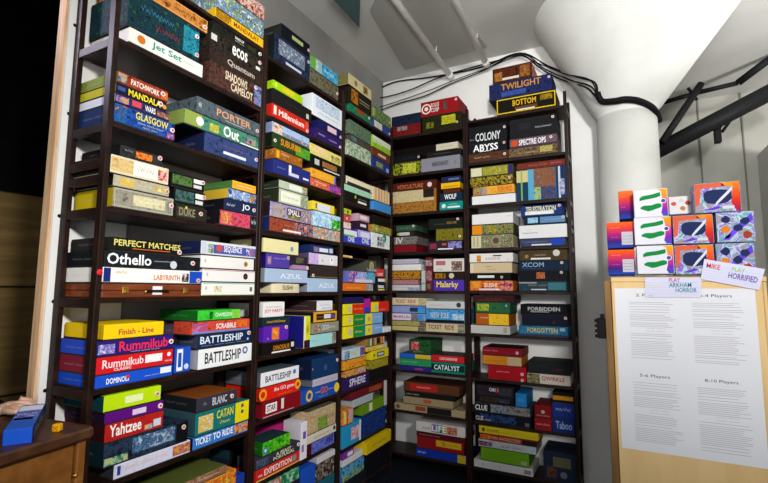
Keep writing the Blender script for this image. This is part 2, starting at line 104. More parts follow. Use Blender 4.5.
('L',2,4,1.7727,2.1248,1.3804,1.4574,0.0,0.245,'a8bcd8','r 0 1 0 1 acc0de;t AZUL .32 .85 .3 .68 dfeaf6','wide light blue box with pale title, third down of left stack, fifth shelf, second bookcase',{'ls': '8a9898'}),
('L',2,4,1.8354,2.0677,1.331,1.3804,0.0,0.245,'e0d0a8','r 0 1 0 1 e4d8b4;t SUSHI .3 .8 .3 .85 d06848;r 0 1 0 .12 d8a850','cream tin with red lettering, bottom of left stack, fifth shelf, second bookcase',{'kind': 'tin'}),
('L',2,4,1.9691,2.1209,1.4855,1.5332,0.0,0.245,'2c2430','r 0 1 0 1 2c2430;a .3 .8 .1 .9 4a4838 6a6850 302c28','dark box with green panel, topmost of middle stack, fifth shelf, second bookcase',{}),
('L',2,4,1.9922,2.132,1.4574,1.4855,0.0,0.245,'b080a8','r 0 1 0 1 b084ac;w .2 .7 .4 .65 d8b8d0 1;s .92 .5','small mauve box, bottom of middle stack, fifth shelf, second bookcase',{}),
('L',2,4,2.1523,2.3859,1.5632,1.614,0.0,0.245,'1c2c60','r 0 1 0 1 1c2c60;a .1 .35 .1 .8 b08890 3a4a90;r .35 .75 .15 .7 dfe4ee;r .8 .97 .15 .8 b8cce0','navy box with white panels, topmost of right stack, fifth shelf, second bookcase',{}),
('L',2,4,2.1353,2.4332,1.493,1.5632,0.0,0.245,'d8cce0','a 0 .38 0 1 b088d8 d8c0ec c8a0e0;r .3 1 0 1 e8e4ea;d .78 .4 .38 f6f4f6;d .78 .55 .1 38343c;d .45 .4 .15 a8c8a0','white and lilac box, second down of right stack, fifth shelf, second bookcase',{'ls': '5a4a70'}),
('L',2,4,2.1476,2.4356,1.4158,1.493,0.0,0.245,'342a28','r 0 1 0 1 342a28;r 0 1 0 .06 8a7838;s .1 .2','plain dark brown box, third down of right stack, fifth shelf, second bookcase',{'ls': '1c1818'}),
('L',2,4,2.1268,2.4381,1.331,1.4158,0.0,0.245,'a8bedc','r 0 1 0 1 acc4e2;t AZUL .35 .9 .3 .65 e0ecf8','light blue box with faint title, bottom of right stack, fifth shelf, second bookcase',{'ls': '8a90a0'}),
('L',2,5,1.7701,1.9313,1.203,1.2847,0.0,0.245,'eceae6','r 0 1 0 1 eeece8;w .1 .85 .6 .75 6a9a48 2;t JOY_PARTY .04 .92 .22 .52 d83880','white box with pink and green lettering, topmost of left stack, sixth shelf, second bookcase',{}),
('L',2,5,1.7694,1.9796,1.1623,1.203,0.0,0.245,'143038','r 0 1 0 1 143038;w .12 .82 .2 .8 e8a838 1','dark green box with orange lettering, second down of left stack, sixth shelf, second bookcase',{}),
('L',2,5,1.7796,1.9699,1.0776,1.1623,0.0,0.245,'5a22a8','r 0 1 0 1 5c24ac;a .3 .6 .1 .9 e89028 e06820 f0b848;d .15 .2 .05 e8c8e8;s .88 .85','violet box with orange cartoon creature, third down of left stack, sixth shelf, second bookcase',{}),
('L',2,5,1.7759,2.0285,1.013,1.0776,0.0,0.245,'15120f','r 0 1 0 1 15120f;t DINOSAUR .3 .82 .3 .75 c8801c;r .25 .85 .06 .2 e8e8e4;r .86 .96 .4 .85 d8d4c8','black box with orange letters, bottom of left stack, sixth shelf, second bookcase',{}),
('L',2,5,2.1051,2.1629,1.013,1.1986,0.0,0.245,'201c78','r 0 1 0 1 e0dc28;r 0 .2 0 1 f0f0ec;r 0 1 0 .25 381838;w .35 .8 .35 .9 8a8a1c 4','upright game with yellow spine, alone in middle spot, sixth shelf, second bookcase',{'ls': '1c1c80'}),
('L',2,5,2.2229,2.3855,1.2179,1.2822,0.0,0.245,'e4e4ea','r 0 1 0 1 e6e6ec;w .15 .85 .5 .7 b0a8c8 2;w .3 .9 .15 .35 7a70b0 2','small white box with lilac lettering, topmost of right stack, sixth shelf, second bookcase',{'ls': '3a2a2c'}),
('L',2,5,2.1936,2.4358,1.1525,1.2179,0.0,0.245,'e0a020','r 0 1 0 1 e4a424;r .1 .93 .18 .82 2a1c18;r .42 .72 .3 .75 dfe0f0;w .12 .4 .4 .6 b89048 1;r .74 .9 .3 .7 5a50a0','orange bordered dark box, second down of right stack, sixth shelf, second bookcase',{'ls': '1c1628'}),
('L',2,5,2.1834,2.4595,1.0874,1.1525,0.0,0.245,'8a8670','a 0 1 0 1 8a8670 9a967e;a .05 .3 .2 .85 8a5a40 a8a088 c8c0a0;t ZOO .35 .6 .25 .8 c8d8ec;w .6 .85 .3 .75 c8d8ec 2','olive grey box with pale blue title, third down of right stack, sixth shelf, second bookcase',{}),
('L',2,5,2.1649,2.4311,1.013,1.0874,0.0,0.245,'98d0d0','r 0 .84 0 1 a0d8d8;a .84 1 0 1 e08838 2a6a80 d8c8a0;w .05 .25 .4 .6 58a0a8 1','pale turquoise box, bottom of right stack, sixth shelf, second bookcase',{}),
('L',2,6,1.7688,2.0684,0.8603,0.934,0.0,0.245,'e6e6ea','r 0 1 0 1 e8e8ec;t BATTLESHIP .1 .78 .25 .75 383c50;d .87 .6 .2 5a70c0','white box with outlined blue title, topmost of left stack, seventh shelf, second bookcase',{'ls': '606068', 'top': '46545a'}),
('L',2,6,1.7757,2.0733,0.7888,0.8603,0.0,0.245,'d81c14','r 0 1 0 1 dc2014;d .03 .5 .45 e8a020;d .03 .5 .26 d81c14;d .96 .6 .4 e8b020;d .96 .6 .2 d81c14;t the_GO_game .3 .86 .45 .85 e8d8e0;w .4 .8 .15 .25 e8a838 3','red box with yellow rings, second down of left stack, seventh shelf, second bookcase',{}),
('L',2,6,1.7901,2.0914,0.705,0.7888,0.0,0.245,'781018','r 0 1 0 1 801019;r .06 .34 .25 .85 e6e2e2;t STAR .09 .31 .35 .75 781018;r .45 .52 .25 .95 e0d4d0;r 0 .8 .02 .08 c89098','dark red box with white logo, bottom of left stack, seventh shelf, second bookcase',{}),
('L',2,6,2.1868,2.4595,0.831,0.9478,0.0,0.245,'12305c','r 0 1 0 1 14345f;d .5 .45 .16 3a5478;d .02 .5 .06 a08050;s .95 .7','plain navy box, topmost of right stack, seventh shelf, second bookcase',{'ls': '101c38'}),
('L',2,6,2.1994,2.4595,0.7852,0.831,0.0,0.245,'b0acc0','r 0 1 0 1 b4b0c4;w .1 .85 .35 .65 8a84a8 3','silver grey box, second down of right stack, seventh shelf, second bookcase',{'ls': '62646c'}),
('L',2,6,2.0934,2.4595,0.705,0.7852,0.0,0.245,'1a4aa0','r 0 1 0 1 1c4ca4;d .2 .5 .44 e0b428;d .2 .5 .26 1c4ca4;d .97 .5 .4 e8c030;t GO .5 .7 .35 .9 d85a18;w .36 .48 .5 .7 d8c040 1;w .72 .88 .5 .65 d8c8b0 1;w .45 .7 .14 .24 b8c8e0 3','blue box with yellow rings, bottom of right stack, seventh shelf, second bookcase',{}),
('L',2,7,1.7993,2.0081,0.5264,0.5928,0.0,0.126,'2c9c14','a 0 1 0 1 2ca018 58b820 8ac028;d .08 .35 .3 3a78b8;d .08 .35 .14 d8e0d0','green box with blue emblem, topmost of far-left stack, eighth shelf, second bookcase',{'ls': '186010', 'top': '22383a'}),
('L',2,7,1.7563,2.0934,0.4746,0.5264,0.0,0.126,'2a2c34','a 0 1 0 1 2a2c34 3a3e48;a 0 .25 .1 .9 4a5a78 283040 7a88a0;t A_FEAST .42 .78 .5 .9 d8d4a8;t PORTUGAL .36 .86 .1 .48 d8d4b8;s .95 .7','charcoal box with cream two-line title, second down of far-left stack, eighth shelf, second bookcase',{}),
('L',2,7,1.7591,2.0903,0.413,0.4746,0.0,0.126,'c0201c','r 0 1 0 1 c42420;r 0 1 0 .12 d8b048;t EXPEDITION .16 .8 .3 .85 f0dcd4;r .82 .92 .3 .85 808488;w .03 .12 .3 .7 f0e0d8 1','red box with white title and yellow edge, bottom of far-left stack, eighth shelf, second bookcase',{}),
('L',2,7,1.996,2.2031,0.413,0.597,-0.13,0.115,'a81868','r 0 1 0 1 b01c70','magenta box deep on shelf, alone in mid-left spot, eighth shelf, second bookcase',{'top': 'c02880'}),
('L',2,7,2.0954,2.1509,0.413,0.6162,0.004,0.126,'d8d4dc','r 0 1 0 1 dcd8e0;r .3 .8 .55 .75 6a48a0;r .1 .5 .2 .4 8a70b0','upright white box, alone in mid-right spot, eighth shelf, second bookcase',{'ls': 'c8c4cc'}),
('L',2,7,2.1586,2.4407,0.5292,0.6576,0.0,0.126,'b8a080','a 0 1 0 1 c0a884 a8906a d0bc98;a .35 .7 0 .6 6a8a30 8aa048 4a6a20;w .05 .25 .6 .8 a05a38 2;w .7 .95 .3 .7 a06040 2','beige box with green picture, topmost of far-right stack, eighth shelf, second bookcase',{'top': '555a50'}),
('L',2,7,2.162,2.4492,0.4781,0.5292,0.0,0.126,'c8c0b0','r 0 1 0 1 ccc4b4;w .2 .75 .3 .65 8a5a48 4;d .93 .6 .3 2c2c30','cream box with brown title, second down of far-right stack, eighth shelf, second bookcase',{}),
('L',2,7,2.2037,2.429,0.413,0.4781,0.0,0.126,'5058b0','a 0 1 0 1 5460b8 6a70c8 4048a0;a .6 .95 .3 .9 20244a 5058b0','lavender blue box, bottom of far-right stack, eighth shelf, second bookcase',{'ls': '58141c'}),
('L',2,8,1.8433,2.0924,0.325,0.3906,0.0,0.245,'1e7a50','a 0 1 0 1 1e7a50 48a070 c8d0c0;a 0 .4 0 1 a82c30 d8c8c0','teal and red box, topmost of left stack, bottom shelf, second bookcase',{}),
('L',2,8,1.8035,2.0958,0.062,0.325,0.0,0.245,'1c1c28','r 0 1 0 1 1c1c28','dark box, bottom of left stack, bottom shelf, second bookcase',{}),
('L',2,8,2.1157,2.2561,0.062,0.3552,-0.01,0.235,'1c48b0','r 0 1 0 1 1e4cb4;d .5 .5 .15 c8c8e0;a .3 .8 .05 .3 40a8a8 1c48b0','upright royal blue box, alone in middle spot, bottom shelf, second bookcase',{'ls': '122a70'}),
('L',2,8,2.2586,2.4428,0.3427,0.3799,0.0,0.245,'c8c4cc','r 0 1 0 1 c8c4cc','flat white box, topmost of right stack, bottom shelf, second bookcase',{'ls': 'a8a4ac'}),
('L',2,8,2.2581,2.434,0.243,0.3427,0.0,0.245,'2a2428','a 0 1 0 1 2a2428 7a6a58 a8a8a8','dark box with silver art, second down of right stack, bottom shelf, second bookcase',{}),
('L',2,8,2.2626,2.4385,0.062,0.243,0.0,0.245,'1a5a6c','r 0 1 0 1 1a5a6c','teal box under dark silver one, bottom of right stack, bottom shelf, second bookcase',{}),
('L',3,0,2.5327,2.853,2.7513,2.8342,0.0,0.245,'d8cc98','r 0 1 0 1 dacf9c;d .3 .5 .28 a07a50;a .62 .82 .1 .85 6a4820 a88038 d8cc98','cream box with brown emblems, topmost of left stack, top shelf, third bookcase',{'ls': '7a7444'}),
('L',3,0,2.5546,2.855,2.6262,2.7513,0.0,0.245,'1c1812','a 0 1 0 1 1c1812 2c2618;a .05 .35 .1 .9 d88c18 8a5418 3a2010;r .4 .9 .52 .6 8a8468;r .42 .9 .36 .42 8a8468','black box with glowing orange art, second down of left stack, top shelf, third bookcase',{}),
('L',3,0,2.5569,2.8493,2.564,2.6262,0.0,0.245,'186040','a 0 1 0 1 1a6a48 2a8a60 124a34;a .3 .7 .4 1 b05a28 6a3a1c;s .9 .7','dark green box with orange streak, bottom of left stack, top shelf, third bookcase',{}),
('L',3,0,2.8727,3.1789,2.6316,2.7354,0.0,0.245,'5a7a40','a 0 1 0 1 6a8a4c 486a34 98a878 2c4020;r 0 .1 .2 .8 a8b860;s .9 .5','leafy green illustrated box, topmost of right stack, top shelf, third bookcase',{}),
('L',3,0,2.8818,3.1709,2.564,2.6316,0.0,0.245,'3c4878','a .05 .5 .1 .95 c8ccc0 d8dcd8 a8b0a0;a .5 1 0 1 2c3878 4858a0;s .93 .4','white and navy box, bottom of right stack, top shelf, third bookcase',{}),
('L',3,1,2.5539,2.8518,2.4093,2.5111,0.0,0.245,'4a6450','a 0 1 0 1 4a6450 6a8468 384c3c 98a488','misty green forest box, topmost of left stack, second shelf, third bookcase',{}),
('L',3,1,2.5621,2.8457,2.3622,2.4093,0.0,0.245,'3c3a34','a 0 1 0 1 3c3a34 54504a;a .05 .3 .1 .9 6a8898 3c4a50','grey box with blue picture, second down of left stack, second shelf, third bookcase',{}),
('L',3,1,2.5325,2.8548,2.254,2.3622,0.0,0.245,'8aa07c','a 0 1 0 1 98ac88 c8d4b8 4a6a40 a8c0c0','pale green leafy box, bottom of left stack, second shelf, third bookcase',{}),
('L',3,1,2.8767,3.1725,2.4108,2.5055,0.0,0.245,'98c428','a 0 1 0 .5 8ac020 a8d038 6aa018;r 0 1 .5 1 dfe4d4;a 0 .5 .4 .7 a8d048 dfe4d4','white and lime box, topmost of right stack, second shelf, third bookcase',{}),
('L',3,1,2.8781,3.1645,2.3401,2.4108,0.0,0.245,'7a4428','a 0 1 0 1 7a4428 5a2c18;r .3 .75 .3 .6 d0c0b0','reddish brown box, second down of right stack, second shelf, third bookcase',{}),
('L',3,1,2.8795,3.1566,2.254,2.3401,0.0,0.245,'1c3070','a 0 1 0 1 1c3070 284088;a .2 .6 .2 .7 a0a050 406838;r .8 .95 .1 .5 a8a0d8','navy box with gold crest, bottom of right stack, second shelf, third bookcase',{}),
('L',3,2,2.5138,2.8743,2.0505,2.111,0.0,0.245,'dcd0a8','r 0 1 0 1 302a24;r .05 .98 .35 1 e0d6b4;r 0 .05 0 1 d8d8d0;r .94 1 0 1 d0d4cc','long cream box, topmost of left stack, third shelf, third bookcase',{}),
('L',3,2,2.5029,2.8603,2.0043,2.0505,0.0,0.245,'8ac0a0','a 0 1 0 1 8ac4a4 a8d4b8 70a888','mint green box, second down of left stack, third shelf, third bookcase',{}),
('L',3,2,2.5045,2.8466,1.937,2.0043,0.0,0.245,'181614','r 0 1 0 1 181614;d .4 .7 .2 a8b020;r .5 .85 .1 .35 e0e0dc;w .5 .85 .5 .7 9a9a98 1','black box with white stripe, bottom of left stack, third shelf, third bookcase',{'ls': '2a2a20'}),
('L',3,2,2.8911,3.1591,2.0101,2.1144,0.0,0.245,'d8b088','a 0 1 0 1 e0c8a0;r .1 .2 0 1 e0a060;r .3 .38 0 1 8a9a90;r .45 .55 0 1 e89858;r .65 .72 0 1 b0a890;r .8 .9 0 1 e0a870','orange and cream striped box, topmost of right stack, third shelf, third bookcase',{}),
('L',3,2,2.9078,3.1864,1.937,2.0101,0.0,0.245,'3c84c8','r 0 1 0 1 4088cc','plain blue box, bottom of right stack, third shelf, third bookcase',{}),
('L',3,3,2.5025,2.5918,1.8426,1.8862,0.0,0.245,'88a830','a 0 1 0 1 88b028 d8d038 1c2418;d .5 .5 .3 1c241c','small green and yellow box, topmost of left stack, fourth shelf, third bookcase',{}),
('L',3,3,2.5025,2.5803,1.7958,1.8426,0.0,0.245,'c84048','r 0 1 0 1 cc444c;d .45 .5 .2 f0d8d8','small red box with white mark, second down of left stack, fourth shelf, third bookcase',{}),
('L',3,3,2.5025,2.5904,1.7491,1.7958,0.0,0.245,'d0b0a0','a 0 1 0 1 d8b8a8 e8d8d0 c07868','small pale pink box, third down of left stack, fourth shelf, third bookcase',{}),
('L',3,3,2.5025,2.6702,1.656,1.7491,0.0,0.245,'3038a8','r 0 1 0 .55 3440b4;r 0 1 .55 1 d8dce0;r 0 .8 .5 .62 58a838;t ONE .3 .8 .08 .5 dfe4f4','blue box with white top half, bottom of left stack, fourth shelf, third bookcase',{}),
('L',3,3,2.6844,2.8418,1.8229,1.88,0.0,0.245,'b890a0','r 0 1 0 1 c098a8;r .15 .8 .3 .8 e0d0d8;f 6a4858 .08','small dusty pink box, topmost of middle stack, fourth shelf, third bookcase',{}),
('L',3,3,2.6857,2.8503,1.7659,1.8229,0.0,0.245,'301830','r 0 1 0 1 321a32;r .15 .65 .35 .75 d8d4d8;r .85 1 0 1 d06838','dark plum box with white script, second down of middle stack, fourth shelf, third bookcase',{}),
('L',3,3,2.6769,2.8667,1.656,1.7659,0.0,0.245,'3840b0','r 0 1 0 .5 3440b4;r 0 1 .5 1 a8a8dc;t ONE .3 .85 .1 .5 dfe4f4;r .2 .9 .55 .9 d8d8ec','lilac and blue box, bottom of middle stack, fourth shelf, third bookcase',{}),
('L',3,3,2.9019,3.1699,1.8308,1.9035,0.0,0.245,'16130f','r 0 1 0 1 18140f','plain black box, topmost of right stack, fourth shelf, third bookcase',{}),
('L',3,3,2.903,3.1934,1.7698,1.8308,0.0,0.245,'8a8430','a 0 1 0 1 8a8430 b0a850 4a4818;d .15 .5 .3 c8c088','mustard box, second down of right stack, fourth shelf, third bookcase',{}),
('L',3,3,2.8716,3.1664,1.656,1.7698,0.0,0.245,'c8d4d0','a 0 1 0 1 d0dcd8 e8eeec a8c0b8;d .7 .75 .3 2c8a58;a .3 .7 .1 .8 2c3c48 d8dce0 588a98','white box with panda and leaves, bottom of right stack, fourth shelf, third bookcase',{}),
('L',3,4,2.5025,2.615,1.5582,1.5756,0.0,0.245,'d8c078','a 0 .5 0 .6 d84820 e0682c;r .1 1 .1 1 dccc8c;a 0 .6 0 .5 d04020 d8a040','small cream and red box, topmost of left stack, fifth shelf, third bookcase',{}),
('L',3,4,2.628,2.7972,1.5617,1.5582,0.0,0.245,'2c1814','a 0 1 0 1 2c1814 4a241c','small dark brown box, second down of left stack, fifth shelf, third bookcase',{}),
('L',3,4,2.8052,2.9528,1.4753,1.5617,0.0,0.245,'4a4c40','d .5 .5 .42 b8a848;d .5 .45 .28 8a9088;a 0 1 0 .25 203040 c8c8c0','small box with yellow disc, third down of left stack, fifth shelf, third bookcase',{}),
('L',3,4,2.5742,2.9319,1.3928,1.4753,0.0,0.245,'6a70c0','a 0 .35 0 1 5a58b8 c87898 d8d0e4;a .3 .7 0 1 d0b8d8 6a88d0 e8e4ec;a .65 1 0 1 3098d0 68b8d8 182838;a .2 .9 0 .3 d8d8e0 c8c4e0','blue and pink party box, fourth down of left stack, fifth shelf, third bookcase',{}),
('L',3,4,2.5029,2.903,1.338,1.3928,0.0,0.245,'e06c18','r 0 1 0 1 e46e1a;w .1 .6 .2 .6 f0c070 2;a .74 1 0 1 dfdfe4 6a6870 c8c8d0','orange box with white end, bottom of left stack, fifth shelf, third bookcase',{}),
('L',3,4,2.9548,3.0733,1.442,1.5054,0.0,0.245,'c02820','a 0 1 0 1 c42c24 d84a40;a .1 .8 .1 .5 e8d0c8 c02820','small red box, topmost of right stack, fifth shelf, third bookcase',{}),
('L',3,4,2.9629,3.0988,1.3899,1.442,0.0,0.245,'181818','r .1 .85 .35 .85 dfe3e8;r .85 1 .3 .9 d8b840','small black box with white bar, second down of right stack, fifth shelf, third bookcase',{}),
('L',3,4,2.9637,3.0995,1.338,1.3899,0.0,0.245,'201c18','r .1 .8 .45 .9 c8ccd4;r .1 .9 .05 .3 d8c858','small black box with yellow stripe, bottom of right stack, fifth shelf, third bookcase',{}),
('L',3,5,2.5171,2.7751,1.2558,1.301,0.0,0.245,'1c1850','r 0 1 0 1 1e1a54','dark indigo box, topmost of far-left stack, sixth shelf, third bookcase',{}),
('L',3,5,2.5151,2.7764,1.1837,1.2558,0.0,0.245,'e8d818','r 0 .4 0 1 ecdc1c;d .28 .5 .34 c0c0b0;r .4 1 0 1 d82c18;w .48 .92 .35 .65 e8b848 2','yellow and red box, second down of far-left stack, sixth shelf, third bookcase',{}),
('L',3,5,2.5172,2.792,1.1091,1.1837,0.0,0.245,'e8dc18','r 0 .42 0 1 ecdf1c;d .28 .5 .32 c4c4a8;r .42 1 0 1 1c8438;w .5 .9 .35 .7 d8d048 2','yellow and green box, third down of far-left stack, sixth shelf, third bookcase',{}),
('L',3,5,2.5193,2.7937,1.027,1.1091,0.0,0.245,'e8dc18','r 0 .42 0 1 ecdf1c;d .28 .5 .32 c4c4a8;r .42 1 0 1 1c8840;w .5 .85 .3 .65 e0dca0 2','yellow and green box, bottom of far-left stack, sixth shelf, third bookcase',{}),
('L',3,5,2.7828,2.8655,1.1833,1.2882,0.0,0.245,'8a1c98','r 0 1 .4 1 a82098;r 0 1 0 .4 2c40b0','small magenta and blue box, topmost of mid-left stack, sixth shelf, third bookcase',{}),
('L',3,5,2.7987,3.0536,1.1018,1.1833,0.0,0.245,'78a4d8','r 0 .38 0 1 e8d828;d .2 .5 .25 c8a080;r .38 1 0 1 7caadc;w .5 .9 .5 .75 c8d8e8 1','yellow and sky blue box, second down of mid-left stack, sixth shelf, third bookcase',{}),
('L',3,5,2.8002,3.0547,1.027,1.1018,0.0,0.245,'78a4d8','r 0 .38 0 1 e8d828;d .2 .5 .25 c8a080;r .38 1 0 1 7caadc;w .5 .9 .5 .75 dfe8f0 1','yellow and sky blue box, bottom of mid-left stack, sixth shelf, third bookcase',{}),
('L',3,5,2.8757,3.1597,1.1833,1.2635,0.0,0.245,'d82418','r 0 .4 0 1 e0d820;d .28 .45 .3 b8c0a8;r .4 1 0 1 d42618;w .45 .8 .1 .3 f0b0b0 1','yellow and red box, alone in mid-right spot, sixth shelf, third bookcase',{}),
('L',3,5,3.071,3.1959,1.027,1.072,0.0,0.245,'d8d8dc','r 0 1 0 1 dcdce0','thin white box, alone in far-right spot, sixth shelf, third bookcase',{}),
('L',3,6,2.5296,2.7962,0.8928,0.9612,0.0,0.245,'98b4cc','a 0 1 0 1 a0bcd4 c8d4dc 88a8c8;a .3 .6 .2 .8 a8b850 c8d4dc;a 0 .25 0 .9 2c3c78 a0bcd4;a .75 1 .1 1 4a2c58 8a6890','pale blue cartoon box, topmost of left stack, seventh shelf, third bookcase',{}),
('L',3,6,2.5279,2.8116,0.8273,0.8928,0.0,0.245,'d88818','a 0 1 0 1 dc8c1a e09c30 c87814;w .25 .9 .4 .65 a85c14 2','plain orange box, second down of left stack, seventh shelf, third bookcase',{}),
('L',3,6,2.5473,2.8128,0.7816,0.8273,0.0,0.245,'b87830','a 0 1 0 1 bc7c30 d8a058 985820;a .6 .9 .3 .9 c8b8c0 a87890','amber illustrated box, third down of left stack, seventh shelf, third bookcase',{}),
('L',3,6,2.5312,2.8555,0.697,0.7816,0.0,0.245,'2c1a50','r 0 1 0 1 2e1c54;t SPHERE .2 .85 .2 .85 d4d0e4','dark purple box with white script, bottom of left stack, seventh shelf, third bookcase',{}),
('L',3,6,2.8232,3.0883,0.9491,1.005,0.0,0.245,'a86c30','r 0 1 0 1 98703c;r .05 .12 0 1 3a8048;r .16 .24 0 1 c8ccc4;r .28 .34 0 1 283848;r .42 .5 0 1 c8a868;r .54 .72 .1 1 14141a;r .76 .86 0 1 d87828;r .9 .98 0 1 c8b898','rack like box of striped spines, topmost of right stack, seventh shelf, third bookcase',{}),
('L',3,6,2.8244,3.0972,0.9134,0.9491,0.0,0.245,'c8a030','a 0 1 0 1 cca434 e0c050 a87c20;r .5 .9 .4 .7 d8d0b0','mustard yellow flat box, second down of right stack, seventh shelf, third bookcase',{}),
('L',3,6,2.8899,3.1557,0.8457,0.9134,0.0,0.245,'d8c818','r 0 1 0 1 dccc1a;r .3 .75 .2 .8 4a5468;r .36 .7 .35 .65 b8b8b0;d .14 .5 .2 a83c18','yellow box with grey label, third down of right stack, seventh shelf, third bookcase',{}),
('L',3,6,2.8911,3.1481,0.7818,0.8457,0.0,0.245,'8a7c18','a 0 1 0 1 8a7c1a b0a030 4a4210','dull yellow illustrated box, fourth down of right stack, seventh shelf, third bookcase',{}),
('L',3,6,2.8575,3.149,0.697,0.7818,0.0,0.245,'141212','r 0 1 0 1 161414','plain black box, bottom of right stack, seventh shelf, third bookcase',{}),
('L',3,7,2.5261,2.6513,0.4846,0.5824,0.0,0.245,'c8b048','a 0 1 0 1 d8d040 d84838 48a858;r .35 .5 0 1 d83c48;r .05 .3 .1 .9 c8d048;r .55 .95 .2 .9 b0a0a8','small multicoloured box, topmost of left stack, eighth shelf, third bookcase',{}),
('L',3,7,2.5228,2.7536,0.344,0.4846,0.0,0.245,'2088b8','r 0 1 0 1 228cbc;a .45 .9 .2 .8 b82c40 d8d0d8;r .9 1 0 1 c8d8e0','bright cyan box, bottom of left stack, eighth shelf, third bookcase',{}),
('L',3,7,2.6305,3.0846,0.6257,0.675,0.0,0.245,'5c1420','r 0 1 0 1 641824;a .5 .9 .1 .9 b05a28 5c1420','dark red box, topmost of right stack, eighth shelf, third bookcase',{}),
('L',3,7,2.6533,2.9167,0.5702,0.6257,0.0,0.245,'9aa0a8','r 0 1 0 1 a0a6ae','flat silver box, second down of right stack, eighth shelf, third bookcase',{}),
('L',3,7,2.7632,3.0862,0.4941,0.5702,0.0,0.245,'5a7c14','r 0 1 0 1 608418;r .3 .45 .1 .9 c8c8a0','olive green box, third down of right stack, eighth shelf, third bookcase',{}),
('L',3,7,2.7797,3.1122,0.344,0.4941,0.0,0.245,'14285c','a 0 1 0 1 14285c 1e3c88 0c1838','large dark blue box, bottom of right stack, eighth shelf, third bookcase',{}),
('L',3,8,2.5322,2.6658,0.2801,0.322,0.0,0.245,'6a2c8a','r 0 1 0 1 702e90;r .4 .9 .1 .8 d0d0e0;r .9 1 0 1 b02c30','purple and white box, topmost of left stack, bottom shelf, third bookcase',{}),
('L',3,8,2.5278,2.7766,0.2357,0.2801,0.0,0.245,'c8c4c8','r 0 1 0 1 ccc8cc','thick white box, second down of left stack, bottom shelf, third bookcase',{}),
('L',3,8,2.5302,2.7998,0.1395,0.2357,0.0,0.245,'2868b0','a 0 1 0 1 2868b0 58a0c8 78a040;a 0 1 0 .4 d0c050 3a8058 2868b0','blue and green landscape box, third down of left stack, bottom shelf, third bookcase',{}),
('L',3,8,2.5389,2.8294,0.062,0.1395,0.0,0.245,'181c24','r 0 1 0 1 181c24','dark bottom box, bottom of left stack, bottom shelf, third bookcase',{}),
('L',3,8,2.7786,3.1447,0.2386,0.322,0.03,0.245,'d0b414','a 0 1 0 1 d4b816 c8a810;w .2 .8 .3 .7 8a7018 3','bright yellow box, topmost of right stack, bottom shelf, third bookcase',{}),
('L',3,8,2.8535,3.189,0.062,0.2171,0.0,0.245,'121218','r 0 1 0 1 121218','black box under yellow one, bottom of right stack, bottom shelf, third bookcase',{}),
('B',1,0,-1.6562,-1.3931,2.603,2.783,0.0,0.245,'2a1416','a 0 1 0 .6 8a1c20 3a1216 a82c28;a 0 1 .5 1 14161c 1c2c48;a .2 .55 .25 .45 a09c98 5a2020','dark red and black box, alone in left spot, top shelf, fourth bookcase',{}),
('B',1,0,-1.3911,-1.0789,2.7293,2.8565,0.0,0.245,'8c1418','r 0 1 0 1 901619;d .15 .5 .36 e8d8d0;d .15 .5 .26 901619;d .15 .5 .14 e8d8d0;t ROGUE .28 .5 .55 .85 e0d0c8;t CORP .28 .5 .2 .5 e0d0c8;a .62 .72 .25 .8 5a5850 403034;s .95 .8','crimson box with white round logo, topmost of right stack, top shelf, fourth bookcase',{'top': 'c8a090'}),
('B',1,0,-1.3813,-1.0483,2.603,2.7293,0.0,0.245,'16160f','a 0 1 0 1 16160f 2a2a14;a .5 .85 .3 .9 c8c018 8a8818 e0d840;a .1 .3 .2 .6 8a8a20 16160f;s .88 .35','black box with yellow figure, bottom of right stack, top shelf, fourth bookcase',{}),
('B',1,1,-1.6317,-1.3995,2.3799,2.4433,0.0,0.245,'141418','r 0 1 0 1 141418;w .3 .8 .3 .6 2c2850 2;s .95 .5','plain black box, topmost of left stack, second shelf, fourth bookcase',{}),
('B',1,1,-1.6608,-1.392,2.277,2.3799,0.0,0.245,'2c3010','a 0 1 0 1 16180a 98a028 707818;a .4 .85 .1 .9 a8ac30 c8c848 38400f','black box with lime green art, bottom of left stack, second shelf, fourth bookcase',{}),
('B',1,1,-1.2626,-1.0825,2.4356,2.492,0.0,0.245,'c0b8a0','r 0 1 0 1 c8c0a8;w .2 .75 .35 .65 8a8270 2','small cream box, topmost of right stack, second shelf, fourth bookcase',{}),
('B',1,1,-1.339,-1.0592,2.389,2.4356,0.0,0.245,'1c1a18','r 0 1 0 1 1c1a18;r .2 .7 .4 .6 3c3830','black box under cream one, second down of right stack, second shelf, fourth bookcase',{}),
('B',1,1,-1.39,-1.0681,2.277,2.389,0.0,0.245,'7c7c86','r 0 1 0 1 82828c;r .28 .72 .3 .7 74747e;t MERCHANT .3 .7 .36 .64 48484e;w .86 .92 .2 .8 60606a 2','silver grey box with dark title, bottom of right stack, second shelf, fourth bookcase',{}),
('B',1,2,-1.6578,-1.261,1.958,2.2148,0.0,0.245,'4c2412','a 0 1 0 .72 8a5a26 a8762e 4c2e14;a 0 .95 .35 .72 b0a078 c8b890;a .72 .95 .45 .72 181410 2c2418;r 0 1 .74 1 4c1c12;t VITICULTURE .14 .72 .79 .93 b06a40;d .86 .86 .08 d0c0c8','tall brown box with horsemen picture, alone in left spot, third shelf, fourth bookcase',{}),
('B',1,2,-1.2187,-1.0617,2.1745,2.2224,0.0,0.245,'1c2444','r 0 1 0 1 1e2648;r .35 .9 .3 .7 58648c','navy box topmost, topmost of right stack, third shelf, fourth bookcase',{}),
('B',1,2,-1.2232,-1.0702,2.1252,2.1745,0.0,0.245,'e0ac10','r 0 1 0 1 e4b012;r .1 .9 .2 .45 c08c14','yellow strip box, second down of right stack, third shelf, fourth bookcase',{}),
